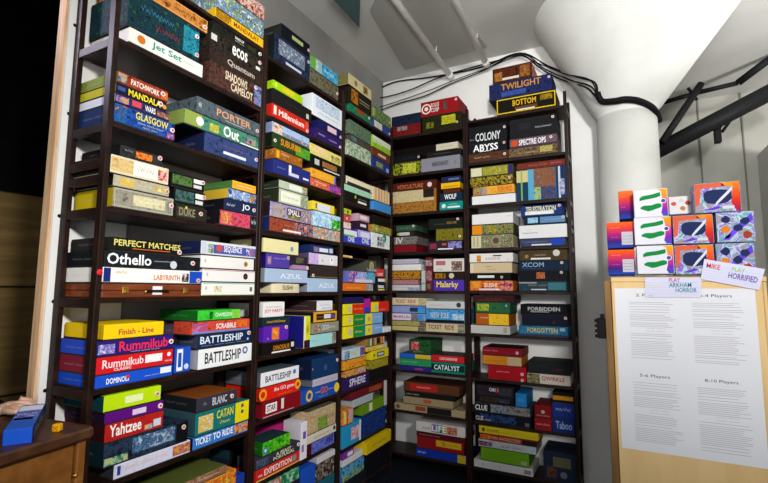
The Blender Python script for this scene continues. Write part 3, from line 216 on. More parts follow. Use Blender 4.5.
('B',1,2,-1.2072,-1.0707,2.0924,2.1252,0.0,0.245,'4c2410','r 0 1 0 1 502610','narrow brown box, third down of right stack, third shelf, fourth bookcase',{}),
('B',1,2,-1.2321,-1.0555,2.027,2.0924,0.0,0.245,'142a40','r 0 1 0 1 142a40;t WOLF .2 .75 .2 .9 eceef0','dark navy box with white letters, fourth down of right stack, third shelf, fourth bookcase',{}),
('B',1,2,-1.2367,-1.0525,1.958,2.027,0.0,0.245,'108078','r 0 1 0 1 12867e;d .18 .5 .28 c8e0dc;r .35 .9 .2 .42 d0e4e0;w .4 .8 .55 .8 a8d0cc 1','teal box with white circle, bottom of right stack, third shelf, fourth bookcase',{}),
('B',1,3,-1.6112,-1.4394,1.8157,1.8659,0.0,0.245,'24402c','a 0 1 0 1 24402c 3c5c44;w .2 .8 .4 .6 7a9480 1;s .9 .8','dark green box, topmost of left stack, fourth shelf, fourth bookcase',{}),
('B',1,3,-1.602,-1.4524,1.773,1.8157,0.0,0.245,'28241c','r .12 .75 .15 .85 b4b4b0;d .05 .5 .3 a89030','black box with white label, second down of left stack, fourth shelf, fourth bookcase',{}),
('B',1,3,-1.6306,-1.4266,1.7055,1.773,0.0,0.245,'5a5650','a 0 1 0 1 5a5650 7c7870 3c3834;t IV .1 .4 .1 .95 c8c4c0','grey box with white numerals, third down of left stack, fourth shelf, fourth bookcase',{}),
('B',1,3,-1.6304,-1.4353,1.647,1.7055,0.0,0.245,'701019','r 0 1 0 1 74121b','deep red plain box, bottom of left stack, fourth shelf, fourth bookcase',{}),
('B',1,3,-1.3288,-1.0581,1.8175,1.9003,0.0,0.245,'171c1a','r 0 1 0 1 171c1a;w .15 .5 .35 .5 5a5838 1;a .55 .85 .4 .65 8a6a28 3c3820;s .88 .85','black box with thin gold lettering, topmost of right stack, fourth shelf, fourth bookcase',{}),
('B',1,3,-1.267,-1.0553,1.7228,1.8175,0.0,0.245,'6a6418','a 0 1 0 1 6a6418 78721e 5c5614;s .9 .35','olive green plain box, second down of right stack, fourth shelf, fourth bookcase',{}),
('B',1,3,-1.3338,-1.0602,1.647,1.7228,0.0,0.245,'201a24','a 0 1 0 1 201a24 342838;a .05 .25 .2 .8 a02838 58304c;a .6 1 .2 .95 4a4c98 a8a0d0 302c60;r .3 .75 .08 .22 dcdce4;r .42 .55 .55 .8 b05040','black box with blue and red figures, bottom of right stack, fourth shelf, fourth bookcase',{}),
('B',1,4,-1.6551,-1.4142,1.5525,1.5938,0.0,0.245,'aaa8b8','r 0 1 0 1 b0aec0;w .08 .9 .2 .65 7c7884 3','pale lilac box with grey title, topmost of far-left stack, fifth shelf, fourth bookcase',{}),
('B',1,4,-1.6594,-1.3931,1.4993,1.5525,0.0,0.245,'d0d0cc','r 0 1 0 1 d4d4d0;w .62 .88 .25 .5 c8b838 1','white box with yellow mark, second down of far-left stack, fifth shelf, fourth bookcase',{}),
('B',1,4,-1.6546,-1.4017,1.4306,1.4993,0.0,0.245,'5c3c18','a 0 1 0 1 5c3c18 d0901c 40281a 982c1c;w .3 .6 .2 .5 c8a038 1','brown and gold box, third down of far-left stack, fifth shelf, fourth bookcase',{}),
('B',1,4,-1.6543,-1.4187,1.3905,1.4306,0.0,0.245,'8c5c64','a 0 1 0 1 94626a a8747c;w .1 .6 .3 .6 b89498 2','dusty rose box, fourth down of far-left stack, fifth shelf, fourth bookcase',{}),
('B',1,4,-1.654,-1.4104,1.341,1.3905,0.0,0.245,'b8b4b8','r 0 1 0 1 bcb8bc;w .08 .6 .5 .75 a86848 2;a .6 1 0 .6 5c80a8 a8b0b8','white and blue seaside box, bottom of far-left stack, fifth shelf, fourth bookcase',{}),
('B',1,4,-1.3909,-1.3582,1.341,1.5016,0.0,0.245,'a8b0ac','r 0 1 0 1 acb4b0;r 0 1 .3 .4 789080','upright pale box, alone in mid-left spot, fifth shelf, fourth bookcase',{}),
('B',1,4,-1.3547,-1.2976,1.341,1.6011,0.0,0.245,'40141c','a 0 1 0 1 481820 702430;a 0 1 .75 .92 c8b0ac 40141c;a .1 .9 .3 .6 a8888c 7c2430;r .2 .7 .05 .2 58684c','upright maroon box, alone in mid-right spot, fifth shelf, fourth bookcase',{}),
('B',1,4,-1.2898,-1.0465,1.4857,1.5884,0.0,0.245,'c8c4bc','r 0 1 0 1 d0ccc4;r .08 .4 .5 .85 b0606c;a .6 .95 .05 .8 b87468 2c2420 d0ccc4;w .1 .3 .1 .25 58544c 2','white box with cartoon face, topmost of far-right stack, fifth shelf, fourth bookcase',{}),
('B',1,4,-1.2903,-1.0475,1.4278,1.4857,0.0,0.245,'2c2014','a 0 1 0 1 2c2014 1c1410;a .05 .4 .1 .9 a87418 6c4c18 2c2014;d .6 .5 .42 c8b8a8','dark box with gold art, second down of far-right stack, fifth shelf, fourth bookcase',{}),
('B',1,4,-1.2907,-1.0484,1.341,1.4278,0.0,0.245,'4a30a0','r 0 1 0 1 4c32a4;t Malarky .1 .82 .15 .88 e8d028','purple box with yellow title, bottom of far-right stack, fifth shelf, fourth bookcase',{}),
('B',1,5,-1.6446,-1.3563,1.2256,1.288,0.0,0.245,'c8bc98','r 0 1 0 1 ccc09c;t TICKET .1 .42 .3 .82 a04830;t RIDE .48 .72 .3 .82 a04830;a .8 1 0 1 a89860 b8ac80 8c7c50;r .05 .75 .06 .12 a07858','cream box with red brown title, topmost of left stack, sixth shelf, fourth bookcase',{}),
('B',1,5,-1.6532,-1.3607,1.1665,1.2256,0.0,0.245,'6c7cb4','a 0 .6 0 1 7484bc 8898c8;r .56 .8 .2 .8 24304c;a .8 1 0 1 2c70c0 48a0d8;w .08 .5 .3 .6 b0a0b8 2','lavender blue box with navy panel, second down of left stack, sixth shelf, fourth bookcase',{}),
('B',1,5,-1.6529,-1.3609,1.1092,1.1665,0.0,0.245,'c4bcd0','r 0 .6 0 1 ccc4d4;t MARKLIN .08 .56 .3 .75 a85068;a .6 .8 0 1 54545c 7c7c88;a .8 1 0 1 2c68b8 58a0d8','white box with pink title, third down of left stack, sixth shelf, fourth bookcase',{}),
('B',1,5,-1.6437,-1.3611,1.069,1.1092,0.0,0.245,'948c4c','a 0 1 0 1 98904e a8a060 7c7438;w .1 .5 .35 .65 c8bc90 2;a .84 1 0 1 4c3c78 78684c','olive box with pale lettering, fourth down of left stack, sixth shelf, fourth bookcase',{}),
('B',1,5,-1.6436,-1.3612,1.032,1.069,0.0,0.245,'b4a868','r 0 1 0 1 b8ac6c;w .1 .6 .3 .65 9c6040 3;a .8 1 0 1 3c3c60 8c8058','tan box with brown lettering, bottom of left stack, sixth shelf, fourth bookcase',{}),
('B',1,5,-1.3523,-1.0472,1.2046,1.268,0.0,0.245,'b8bcbc','r 0 1 0 1 bec2c2;w .08 .48 .35 .65 b07c70 2;d .86 .55 .34 343840;r 0 1 .02 .1 808890','white box with dark emblem, topmost of right stack, sixth shelf, fourth bookcase',{}),
('B',1,5,-1.3526,-1.0483,1.1022,1.2046,0.0,0.245,'2c78b8','a 0 1 0 1 2c7cc0 58a8d8 1c5898;t NORTH .12 .34 .35 .8 b8c4d0;t POLE .4 .6 .35 .8 b8c4d0;a .7 1 .2 .7 d0e0e8 3c8cc4;r 0 1 0 .22 14161c','blue box with icy picture, second down of right stack, sixth shelf, fourth bookcase',{}),
('B',1,5,-1.353,-1.0494,1.032,1.1022,0.0,0.245,'b8ac88','r 0 1 0 1 beb28e;t TICKET .05 .42 .3 .85 783828;t RIDE .5 .74 .3 .85 783828;a .84 1 0 1 3c5468 a89c78','cream box with dark red title, bottom of right stack, sixth shelf, fourth bookcase',{}),
('B',1,6,-1.4955,-1.3127,0.8606,0.9703,0.0,0.245,'14381c','a 0 1 0 1 16401f 2c5830 0f2814;a .1 .45 .25 .85 a83038 c85058 d8c0b8;w .2 .6 .05 .2 7c9c7c 2','dark green box with red oval, topmost of left stack, seventh shelf, fourth bookcase',{}),
('B',1,6,-1.577,-1.3131,0.823,0.8606,0.0,0.245,'2454b0','r 0 .5 0 1 2458b8;r .5 1 0 1 c8a818','thin blue and yellow box, second down of left stack, seventh shelf, fourth bookcase',{}),
('B',1,6,-1.5725,-1.3133,0.7667,0.823,0.0,0.245,'207a44','a 0 1 0 1 207c46 2c8c58;w .05 .55 .4 .75 7cc0a0 2','green box with mint lettering, third down of left stack, seventh shelf, fourth bookcase',{}),
('B',1,6,-1.5681,-1.3136,0.733,0.7667,0.0,0.245,'24207c','r 0 1 0 1 262280;r .48 .75 .2 .7 983080','indigo box with magenta patch, bottom of left stack, seventh shelf, fourth bookcase',{}),
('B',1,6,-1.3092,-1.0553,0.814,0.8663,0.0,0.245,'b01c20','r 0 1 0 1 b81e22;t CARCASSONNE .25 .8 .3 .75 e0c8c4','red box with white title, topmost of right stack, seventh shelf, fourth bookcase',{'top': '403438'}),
('B',1,6,-1.3111,-1.0517,0.733,0.814,0.0,0.245,'0c7060','r 0 1 0 1 0e7866;r 0 1 .2 .85 0a2c28;t CATALYST .08 .86 .28 .78 c8e0dc','teal box with white block title, bottom of right stack, seventh shelf, fourth bookcase',{}),
('B',1,7,-1.542,-1.0956,0.5774,0.6512,0.0,0.245,'5c3020','r 0 1 0 1 54301f;r .12 .62 .1 .85 a8201c;w .25 .5 .35 .65 d8a8a0 1','brown box with red label, topmost of only stack, eighth shelf, fourth bookcase',{'top': '3c2018'}),
('B',1,7,-1.5334,-1.1266,0.5391,0.5774,0.0,0.245,'181614','r 0 1 0 1 181614;w .02 .3 .25 .75 b4b0a8 2','black box with grey lettering, second down of only stack, eighth shelf, fourth bookcase',{}),
('B',1,7,-1.5461,-1.1424,0.4819,0.5391,0.0,0.245,'8c7a5c','r 0 1 0 1 92805f;r .42 .58 .3 .85 a85038','tan box with red patch, third down of only stack, eighth shelf, fourth bookcase',{}),
('B',1,7,-1.6189,-1.0524,0.427,0.4819,0.0,0.245,'948468','r 0 1 0 1 9a8a6c;r .31 .46 .2 .9 8a4028;r .48 .82 0 1 1c1a18;d .05 .5 .35 5c4c34','long beige box with black section, bottom of only stack, eighth shelf, fourth bookcase',{}),
('B',1,8,-1.4373,-1.0542,0.291,0.3663,0.0,0.245,'c0bcb8','r 0 1 0 1 c6c2be;w .12 .3 .2 .7 58585c 2;r .33 .4 .1 .95 6c2c8c;r .41 .48 .1 .95 304c94;r .49 .56 .1 .95 2c7c48;r .57 .64 .1 .95 b08c3c;t LIFE .34 .63 .2 .85 e4e0e0;a .65 .85 .1 .9 a84c40 c08c70 6c4c38','white box with coloured letter blocks, topmost of only stack, bottom shelf, fourth bookcase',{'ls': '5c5c60'}),
('B',1,8,-1.4332,-1.0549,0.2577,0.291,0.0,0.245,'4c1018','r 0 1 0 1 521219;w .05 .5 .3 .7 b08c78 3','thin dark red box, second down of only stack, bottom shelf, fourth bookcase',{}),
('B',1,8,-1.4292,-1.0667,0.1752,0.2577,0.0,0.245,'7c1418','r 0 1 0 1 82161a;r .42 .96 .35 .95 c49c20;t TO .55 .62 .45 .85 342c14;w .64 .9 .5 .75 84701c 2','red box with yellow label, third down of only stack, bottom shelf, fourth bookcase',{}),
('B',1,8,-1.4375,-1.0492,0.112,0.1752,0.0,0.245,'142c8c','r 0 .84 0 1 163094;r .84 1 0 1 b4a024;w .03 .2 .3 .8 b0b8d8 2','dark blue box with yellow end, bottom of only stack, bottom shelf, fourth bookcase',{}),
('B',2,0,-0.8058,-0.5203,2.8869,3.0057,0.0,0.245,'4c2014','a 0 1 0 1 3e1a10 5c2a16 280f0a;a .05 .25 .1 .7 c08038 542416;a .7 .95 .1 .9 a86c34 4c2014;r .25 .68 .1 .26 d0c8bc','brown box with gold creatures, topmost of only stack, top shelf, rightmost bookcase',{'rs': 'd08870'}),
('B',2,0,-0.8346,-0.388,2.7599,2.8869,0.0,0.245,'1c2858','a 0 1 0 1 1a2248 222c60 12162e;t TWILIGHT .2 .84 .5 .92 b8802c;a .2 .6 .1 .4 263c80 3a5494;s .96 .8','dark blue box with gold title, second down of only stack, top shelf, rightmost bookcase',{}),
('B',2,0,-0.7809,-0.3653,2.639,2.7599,0.0,0.245,'16130c','r 0 1 0 1 17140d;f d0b018 .07;t BOTTOM .28 .68 .42 .82 d4a818;r .32 .7 .14 .34 5c3c28;r .34 .66 .08 .16 d8d0c0;a .75 .95 .5 .85 b09018 17140d','black box with yellow border, bottom of only stack, top shelf, rightmost bookcase',{}),
('B',2,1,-0.9982,-0.7088,2.4446,2.5818,0.0,0.245,'15171a','r 0 1 0 1 16181b;t COLONY .18 .84 .1 .6 d0d4d4;w .03 .14 .2 .3 a0a4a4 1;s .94 .75','black box with pale block title, topmost of left stack, second shelf, rightmost bookcase',{}),
('B',2,1,-0.9997,-0.711,2.3723,2.4446,0.0,0.245,'13161c','r 0 1 0 1 14171d;t ABYSS .12 .78 .12 .95 f0f0f0;r .3 .6 .05 .12 e0e0e0;s .93 .8','black box with jagged white title, second down of left stack, second shelf, rightmost bookcase',{}),
('B',2,1,-1.0007,-0.7054,2.304,2.3723,0.0,0.245,'3c2418','a 0 1 0 1 42281a 5c3824;w .15 .55 .35 .65 c0a88c 2;s .92 .6','brown box with thin pale lettering, bottom of left stack, second shelf, rightmost bookcase',{}),
('B',2,1,-0.6893,-0.3669,2.4426,2.5882,0.0,0.245,'1a1a1d','r 0 1 0 1 1b1b1e;r .2 .45 .4 .75 242228;w .55 .9 .38 .5 b8bcc0 1;s .93 .85','large matte black box, topmost of right stack, second shelf, rightmost bookcase',{}),
('B',2,1,-0.6918,-0.3669,2.3739,2.4426,0.0,0.245,'5c4850','r 0 1 0 1 64505a;d .1 .5 .4 c84820;t SPECTRE_OPS .2 .78 .15 .85 e8e4ec;r 0 1 0 .08 3c3040;s .88 .7','mauve box with outlined white title, second down of right stack, second shelf, rightmost bookcase',{}),
('B',2,1,-0.7005,-0.3626,2.304,2.3739,0.0,0.245,'4c3c2c','a 0 1 0 1 544230 7c6448 342a1c;a .65 .9 .2 .9 8c9048 c0a868 4c3c2c;w .2 .6 .3 .45 d0c0a0 3','brown illustrated box with gold figures, bottom of right stack, second shelf, rightmost bookcase',{}),
('B',2,2,-0.9905,-0.6721,2.1877,2.2661,0.0,0.245,'a8a438','r 0 1 0 1 585428;r .02 .28 .05 .95 d0ccac;a .3 .88 .05 .95 b0ac38 7c7c28 d0c860;r .9 1 0 1 2c2c60','mustard box with cream panel, topmost of left stack, third shelf, rightmost bookcase',{}),
('B',2,2,-0.9916,-0.6738,2.1156,2.1877,0.0,0.245,'605818','a 0 1 0 1 2c2814 a89428 7c7020;s .92 .7','dark yellow illustrated box, second down of left stack, third shelf, rightmost bookcase',{}),
('B',2,2,-0.9696,-0.6648,2.0483,2.1156,0.0,0.245,'d08820','a 0 1 0 1 d89428 e0b040 d06c28;a 0 .25 0 1 c84438 48a060 d89428;a .22 .34 0 .9 2c88c0 d89428;a .6 .95 .1 .9 e0a028 c85c30','bright orange cartoon box, third down of left stack, third shelf, rightmost bookcase',{}),
('B',2,2,-0.9783,-0.6594,1.979,2.0483,0.0,0.245,'dcdcdc','r 0 1 0 1 e0e0e0;w .84 .92 .6 .8 b8b8c0 1','plain white box, bottom of left stack, third shelf, rightmost bookcase',{}),
('B',2,2,-0.6449,-0.321,2.2087,2.2563,0.0,0.245,'5c2014','a 0 1 0 1 64241a 7c3424;w .25 .65 .35 .65 b07c58 2;w .72 .94 .4 .7 b878b8 1','reddish brown box with violet mark, topmost of right stack, third shelf, rightmost bookcase',{}),
('B',2,2,-0.6497,-0.3195,1.979,2.2087,0.0,0.245,'285c84','r 0 .24 0 1 143c54;r 0 .24 .6 .98 c8bc84;r .09 .12 0 1 88a850;r .24 .8 0 1 58a0c4;a .36 .8 .35 1 7c4834 985c40 3c4c38 5890b0;a .36 .56 0 .4 7c9c68 a8c078 5c98b8;a .5 .8 0 .4 2c4c80 5c3c30 3c6ca0;r .82 1 0 1 1c3058;r .86 .9 0 1 c0c8d0;a .88 .98 .1 .6 2c4484 c8c8d8','large blue box with adventurer painting, bottom of right stack, third shelf, rightmost bookcase',{}),
('B',2,3,-0.9804,-0.6802,1.8292,1.9105,0.0,0.245,'dadada','r 0 1 0 1 dedede;w .86 .95 .6 .8 b0b0b8 1','plain white box topmost, topmost of left stack, fourth shelf, rightmost bookcase',{}),
('B',2,3,-0.9816,-0.6785,1.7528,1.8292,0.0,0.245,'484838','r 0 .24 0 1 e08818;a .24 1 0 1 4c4c34 8c8c30 7c7c78 2c3020;a .4 .6 .2 .9 b8a828 4c5430','dark box with orange end, second down of left stack, fourth shelf, rightmost bookcase',{}),
('B',2,3,-0.9882,-0.684,1.654,1.7528,0.0,0.245,'b0a888','r 0 .24 0 1 c8c4a0;a .24 1 0 1 a8a488 7c8c58 5c3c3c c8c4b0;d .6 .55 .42 8c8c6c;d .6 .55 .26 64443c;r .05 .08 .1 .9 9c9870;r .14 .17 .1 .9 9c9870','cream box with round food picture, bottom of left stack, fourth shelf, rightmost bookcase',{}),
('B',2,3,-0.6244,-0.3474,1.8663,1.9452,0.0,0.245,'1c3470','r 0 1 0 1 1c3674;r .1 .8 .1 .45 d8dcdc;t TELESTRATION .12 .85 .4 .92 e4e0b0;r .24 .74 .14 .34 e8ecec;s .93 .85','blue box with cream cartoon title, topmost of right stack, fourth shelf, rightmost bookcase',{}),
('B',2,3,-0.6075,-0.3306,1.8067,1.8663,0.0,0.245,'14202c','r 0 1 0 1 182634;a .1 .35 .15 .9 6cb0e0 a0d0f0 1c3448;r .4 1 .1 .95 5c88b4;w .5 .9 .45 .6 a8c4dc 3;s .95 .75','blue and black panelled box, second down of right stack, fourth shelf, rightmost bookcase',{}),
('B',2,3,-0.6406,-0.3237,1.7096,1.8067,0.0,0.245,'dcdcdc','r 0 1 0 1 e2e2e2;w .06 .4 .32 .5 5c5450 1;w .2 .26 .55 .65 c89868 1','large white box with small title, third down of right stack, fourth shelf, rightmost bookcase',{}),
('B',2,3,-0.6356,-0.3357,1.654,1.7096,0.0,0.245,'283050','a 0 1 0 1 30385c 485070;r .7 .95 .1 1 1c44b0;r .26 .7 .06 .26 d8dce0;w .1 .6 .45 .75 7c84a4 3','slate blue box with white stripe, bottom of right stack, fourth shelf, rightmost bookcase',{}),
('B',2,4,-1.0035,-0.6867,1.5501,1.6191,0.0,0.245,'dcdad6','r 0 1 0 1 e0deda;a .17 .27 .05 .8 d8a828 c84c28;t BANANA .38 .72 .25 .55 c89898;r .55 .75 .66 .8 2c2c2c;w .85 .92 .2 .35 888890 1','white box with yellow duck figure, topmost of left stack, fifth shelf, rightmost bookcase',{}),
('B',2,4,-1.0009,-0.6954,1.472,1.5501,0.0,0.245,'c8b490','r 0 1 0 1 ccb894;w .36 .52 .55 .75 5c4838 1;w .4 .62 .25 .42 6c5444 1;r 0 .08 0 1 d8c8a8','beige box with dark lettering, second down of left stack, fifth shelf, rightmost bookcase',{}),
('B',2,4,-0.9981,-0.7038,1.4201,1.472,0.0,0.245,'121212','r 0 1 0 1 131313;r .18 .6 .35 .75 dcdce0;s .78 .5','black box with white label, third down of left stack, fifth shelf, rightmost bookcase',{}),
('B',2,4,-1.0028,-0.6914,1.344,1.4201,0.0,0.245,'c84820','a 0 1 0 1 cc4c22 e0882c b83028;a .05 .25 .3 .95 e0b038 d86028;t SUSHI .34 .64 .35 .8 e8dcd4;r .22 .72 .04 .2 dcd4e0;a .7 1 0 1 a83060 e09878 c84820','red and orange box with white stripe, bottom of left stack, fifth shelf, rightmost bookcase',{}),
('B',2,4,-0.6413,-0.3261,1.5545,1.6306,0.0,0.245,'382c1a','a 0 1 0 1 3c301e 54432a;d .78 .7 .34 d0ccc0;r .24 .66 .06 .24 dcd8d4;w .32 .56 .4 .65 b8ac98 1;d .15 .4 .2 8c7c50','dark brown box with clock face, topmost of right stack, fifth shelf, rightmost bookcase',{}),
('B',2,4,-0.6466,-0.3253,1.4857,1.5545,0.0,0.245,'16263c','r 0 1 0 1 172840;t XCOM .06 .52 .35 .9 88a4c0;w .06 .5 .12 .25 58708c 3;s .88 .8','navy box with outlined title, second down of right stack, fifth shelf, rightmost bookcase',{}),
('B',2,4,-0.6497,-0.337,1.4143,1.4857,0.0,0.245,'15181c','r 0 1 0 1 16191d;a .38 .56 .2 .9 a85428 c0744c 6c3018;s .9 .85','black box with copper letter, third down of right stack, fifth shelf, rightmost bookcase',{}),
('B',2,4,-0.6515,-0.3362,1.344,1.4143,0.0,0.245,'284450','a 0 1 0 1 2c4c58 1c3038;w .2 .6 .4 .85 8c7058 2;r .26 .58 .08 .2 c8ccd0;r 0 .38 .82 .95 a0a4a8;a .62 .98 .1 .9 2c7c84 486c78','dark teal box with copper title, bottom of right stack, fifth shelf, rightmost bookcase',{}),
('B',2,5,-0.9816,-0.6866,1.2636,1.3171,0.0,0.245,'34181a','r 0 1 0 1 381a1c;w .3 .7 .4 .6 7c4844 2;a .1 .8 .1 .3 5c3c20 34181a','dark maroon box, topmost of left stack, sixth shelf, rightmost bookcase',{}),
('B',2,5,-0.9639,-0.7158,1.1853,1.2636,0.0,0.245,'1c4c2c','a 0 1 0 1 1e5030 2c6840;a .05 .4 .2 .9 7c9c28 b0b838 3c6c28;d .9 .75 .12 8c8cc0','dark green box with lime badge, second down of left stack, sixth shelf, rightmost bookcase',{}),
('B',2,5,-0.9615,-0.7246,1.1004,1.1853,0.0,0.245,'b86418','r 0 .45 0 1 a85418;a .4 1 0 1 e0a818 e8c030 c88818;w .12 .38 .55 .75 e0d0b8 1','orange and yellow box, third down of left stack, sixth shelf, rightmost bookcase',{}),
('B',2,5,-1.0014,-0.7193,1.037,1.1004,0.0,0.245,'b4b4b0','r 0 1 0 1 bab9b5;r .84 .94 .15 .85 9c9c80','plain off white box, bottom of left stack, sixth shelf, rightmost bookcase',{}),
('B',2,5,-0.6438,-0.3414,1.1849,1.258,0.0,0.245,'101214','r 0 1 0 1 111315;t FORBIDDEN .16 .86 .35 .75 b4b4b4;r .22 .62 .2 .3 949494','black box with white engraved title, topmost of right stack, sixth shelf, rightmost bookcase',{}),
('B',2,5,-0.6355,-0.3376,1.1108,1.1849,0.0,0.245,'131828','r 0 1 0 1 14192a;d .7 .3 .08 5c4428;s .95 .8','plain blue black box, second down of right stack, sixth shelf, rightmost bookcase',{}),
('B',2,5,-0.6591,-0.3401,1.037,1.1108,0.0,0.245,'1c5c80','a 0 1 0 1 1e6088 2c7ca0 184868;t FORGOTTEN .18 .8 .35 .85 c0a850;r 0 1 0 .2 30384c;r .85 .95 .6 .9 8cb0cc','blue box with gold lettering, bottom of right stack, sixth shelf, rightmost bookcase',{}),
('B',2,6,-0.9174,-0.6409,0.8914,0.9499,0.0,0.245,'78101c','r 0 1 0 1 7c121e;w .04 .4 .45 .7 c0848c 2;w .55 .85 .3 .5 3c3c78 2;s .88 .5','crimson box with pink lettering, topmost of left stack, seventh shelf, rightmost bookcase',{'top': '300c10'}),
('B',2,6,-0.9184,-0.6458,0.8249,0.8914,0.0,0.245,'b8741c','r 0 .65 0 1 c07a1e;r .65 1 0 1 b49c78;w .06 .62 .3 .6 a05c18 3','orange box with tan end, second down of left stack, seventh shelf, rightmost bookcase',{}),
('B',2,6,-0.8802,-0.6178,0.724,0.8249,0.0,0.245,'98101c','r 0 1 0 1 9c121e;w .22 .58 .5 .7 c89098 2;s .9 .55;s .9 .12','large plain red box, bottom of left stack, seventh shelf, rightmost bookcase',{}),
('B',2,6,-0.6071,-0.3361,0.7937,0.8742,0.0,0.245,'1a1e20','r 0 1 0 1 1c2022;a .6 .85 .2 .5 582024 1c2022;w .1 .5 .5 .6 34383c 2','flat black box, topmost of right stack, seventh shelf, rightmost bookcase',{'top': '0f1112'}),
('B',2,6,-0.6111,-0.3356,0.724,0.7937,0.0,0.245,'b8b0a4','r 0 1 0 1 beb6aa;a 0 .3 0 1 24202c 8c8430 443058 beb6aa;t QWIRKLE .34 .88 .28 .82 983028','white box with maroon title, bottom of right stack, seventh shelf, rightmost bookcase',{}),
('B',2,7,-0.9656,-0.7048,0.6129,0.6813,0.0,0.245,'1a161c','a 0 1 0 1 1c181e 302430;t CARDS .35 .6 .4 .8 d8d8d8;r .52 .58 .3 .85 a8202c;a .6 .95 .1 .8 40404c 241c28','black box with white and red letters, topmost of far-left stack, eighth shelf, rightmost bookcase',{}),
('B',2,7,-0.9666,-0.7062,0.5564,0.6129,0.0,0.245,'16121a','r 0 1 0 1 17131b;a .1 .6 .1 .9 3c3420 17131b;a .6 .9 .2 .8 48485c 241c30','black box with dim picture, second down of far-left stack, eighth shelf, rightmost bookcase',{}),
('B',2,7,-0.9821,-0.5976,0.4953,0.5564,0.0,0.245,'38485c','r 0 .3 0 1 121216;t CLUE .01 .24 .1 .8 d8d8d4;a .3 .6 0 1 586878 8c9094 3c4c58;a .6 1 0 1 5c5c60 88807c 3c5440','dark box with white initials and picture, third down of far-left stack, eighth shelf, rightmost bookcase',{}),
('B',2,7,-0.9832,-0.5928,0.423,0.4953,0.0,0.245,'12141c','a .1 .75 .1 .9 12141c 284880 1c2c50;t CLUE .02 .16 .15 .6 c8c8c8;r .9 .97 .1 .45 5c5c60;w .18 .3 .1 .4 b8b8b8 2','black box with blue picture, bottom of far-left stack, eighth shelf, rightmost bookcase',{}),
('B',2,7,-0.6924,-0.6189,0.5564,0.6495,0.0,0.245,'1c70b0','r 0 1 0 1 1e74b4;w .2 .8 .3 .7 5898c8 2','small upright bright blue box, alone in mid-left spot, eighth shelf, rightmost bookcase',{}),
('B',2,7,-0.5688,-0.4594,0.5004,0.5878,0.0,0.245,'701018','r 0 1 0 1 74121a;w .1 .9 .1 .3 b88078 2;d .5 .5 .15 9ca084','dark red box, topmost of mid-right stack, eighth shelf, rightmost bookcase',{}),
('B',2,7,-0.5711,-0.4614,0.423,0.5004,0.0,0.245,'801419','r 0 1 0 1 84161b;w .1 .9 .4 .65 c89890 2','red box, bottom of mid-right stack, eighth shelf, rightmost bookcase',{}),
('B',2,7,-0.451,-0.3213,0.6165,0.6868,0.0,0.245,'a86c14','r 0 1 0 1 141414;r 0 1 .2 .65 b07818;w .4 .8 .3 .5 d8b048 1','black and amber box, topmost of far-right stack, eighth shelf, rightmost bookcase',{}),
('B',2,7,-0.4549,-0.3195,0.521,0.6165,0.0,0.245,'182c74','r 0 1 0 1 1a3078;w .15 .85 .4 .75 a09cb8 2','blue box with pale lettering, second down of far-right stack, eighth shelf, rightmost bookcase',{}),
('B',2,7,-0.4574,-0.3215,0.423,0.521,0.0,0.245,'162868','r 0 1 0 1 172a6c;t Taboo .15 .9 .25 .8 88a0c0','blue box with slanted script, bottom of far-right stack, eighth shelf, rightmost bookcase',{}),
('B',2,8,-0.9521,-0.5469,0.3481,0.401,0.0,0.245,'b8a41c','r 0 1 0 1 c0ac1e;r .05 .1 .25 .8 5c2c1c;t CARCASSONNE .13 .34 .3 .7 7c6c18;w .36 .96 .35 .55 8c7c1c 6','yellow box with small dark lettering, topmost of left stack, bottom shelf, rightmost bookcase',{}),
('B',2,8,-0.9457,-0.5578,0.3096,0.3481,0.0,0.245,'98201a','r 0 .75 0 1 a0241c;a 0 .18 0 1 c87428 a0241c;t CAMEL_RACES .15 .52 .25 .8 c89c6c;a .5 .72 .1 .9 a8886c 8c3424;r .75 1 0 1 201a18','red box with tan title, second down of left stack, bottom shelf, rightmost bookcase',{}),
('B',2,8,-0.9573,-0.5655,0.2567,0.3096,0.0,0.245,'8c98a0','a 0 1 0 1 94a0a8 b0b8bc;a 0 .25 .1 .8 8c2430 4c5c80 94a0a8;w .4 .75 .2 .7 983c4c 2','pale blue box with red lettering, third down of left stack, bottom shelf, rightmost bookcase',{}),
('B',2,8,-0.9405,-0.6127,0.1678,0.2567,0.0,0.245,'5c8c14','r 0 1 0 1 609418;r .84 .96 .1 .4 90a07c','tall leaf green box, fourth down of left stack, bottom shelf, rightmost bookcase',{}),
('B',2,8,-0.992,-0.5887,0.112,0.1678,0.0,0.245,'b8b8b8','r 0 1 0 1 bebebe;d .16 .5 .12 b05c54;d .45 .5 .12 8c9090;r .86 .97 .2 .75 78787c','white box under green one, bottom of left stack, bottom shelf, rightmost bookcase',{}),
('B',2,8,-0.5213,-0.3195,0.112,0.2993,0.0,0.245,'1a2234','r 0 1 0 1 1c2438;r .3 .85 .5 .85 54543c;a .1 .4 .1 .5 6c3c1c 1c2438;d .62 .25 .12 5c6068','dark navy box with olive label, alone in right spot, bottom shelf, rightmost bookcase',{}),
]
SHELF={'L1': [2.595, 2.272, 1.949, 1.638, 1.316, 1.003, 0.678, 0.354, 0.062], 'L2': [2.579, 2.259, 1.958, 1.648, 1.331, 1.013, 0.705, 0.413, 0.062], 'L3': [2.564, 2.254, 1.937, 1.656, 1.338, 1.027, 0.697, 0.344, 0.062], 'B1': [2.603, 2.277, 1.958, 1.647, 1.341, 1.032, 0.733, 0.427, 0.112], 'B2': [2.639, 2.304, 1.979, 1.654, 1.344, 1.037, 0.724, 0.423, 0.112]}
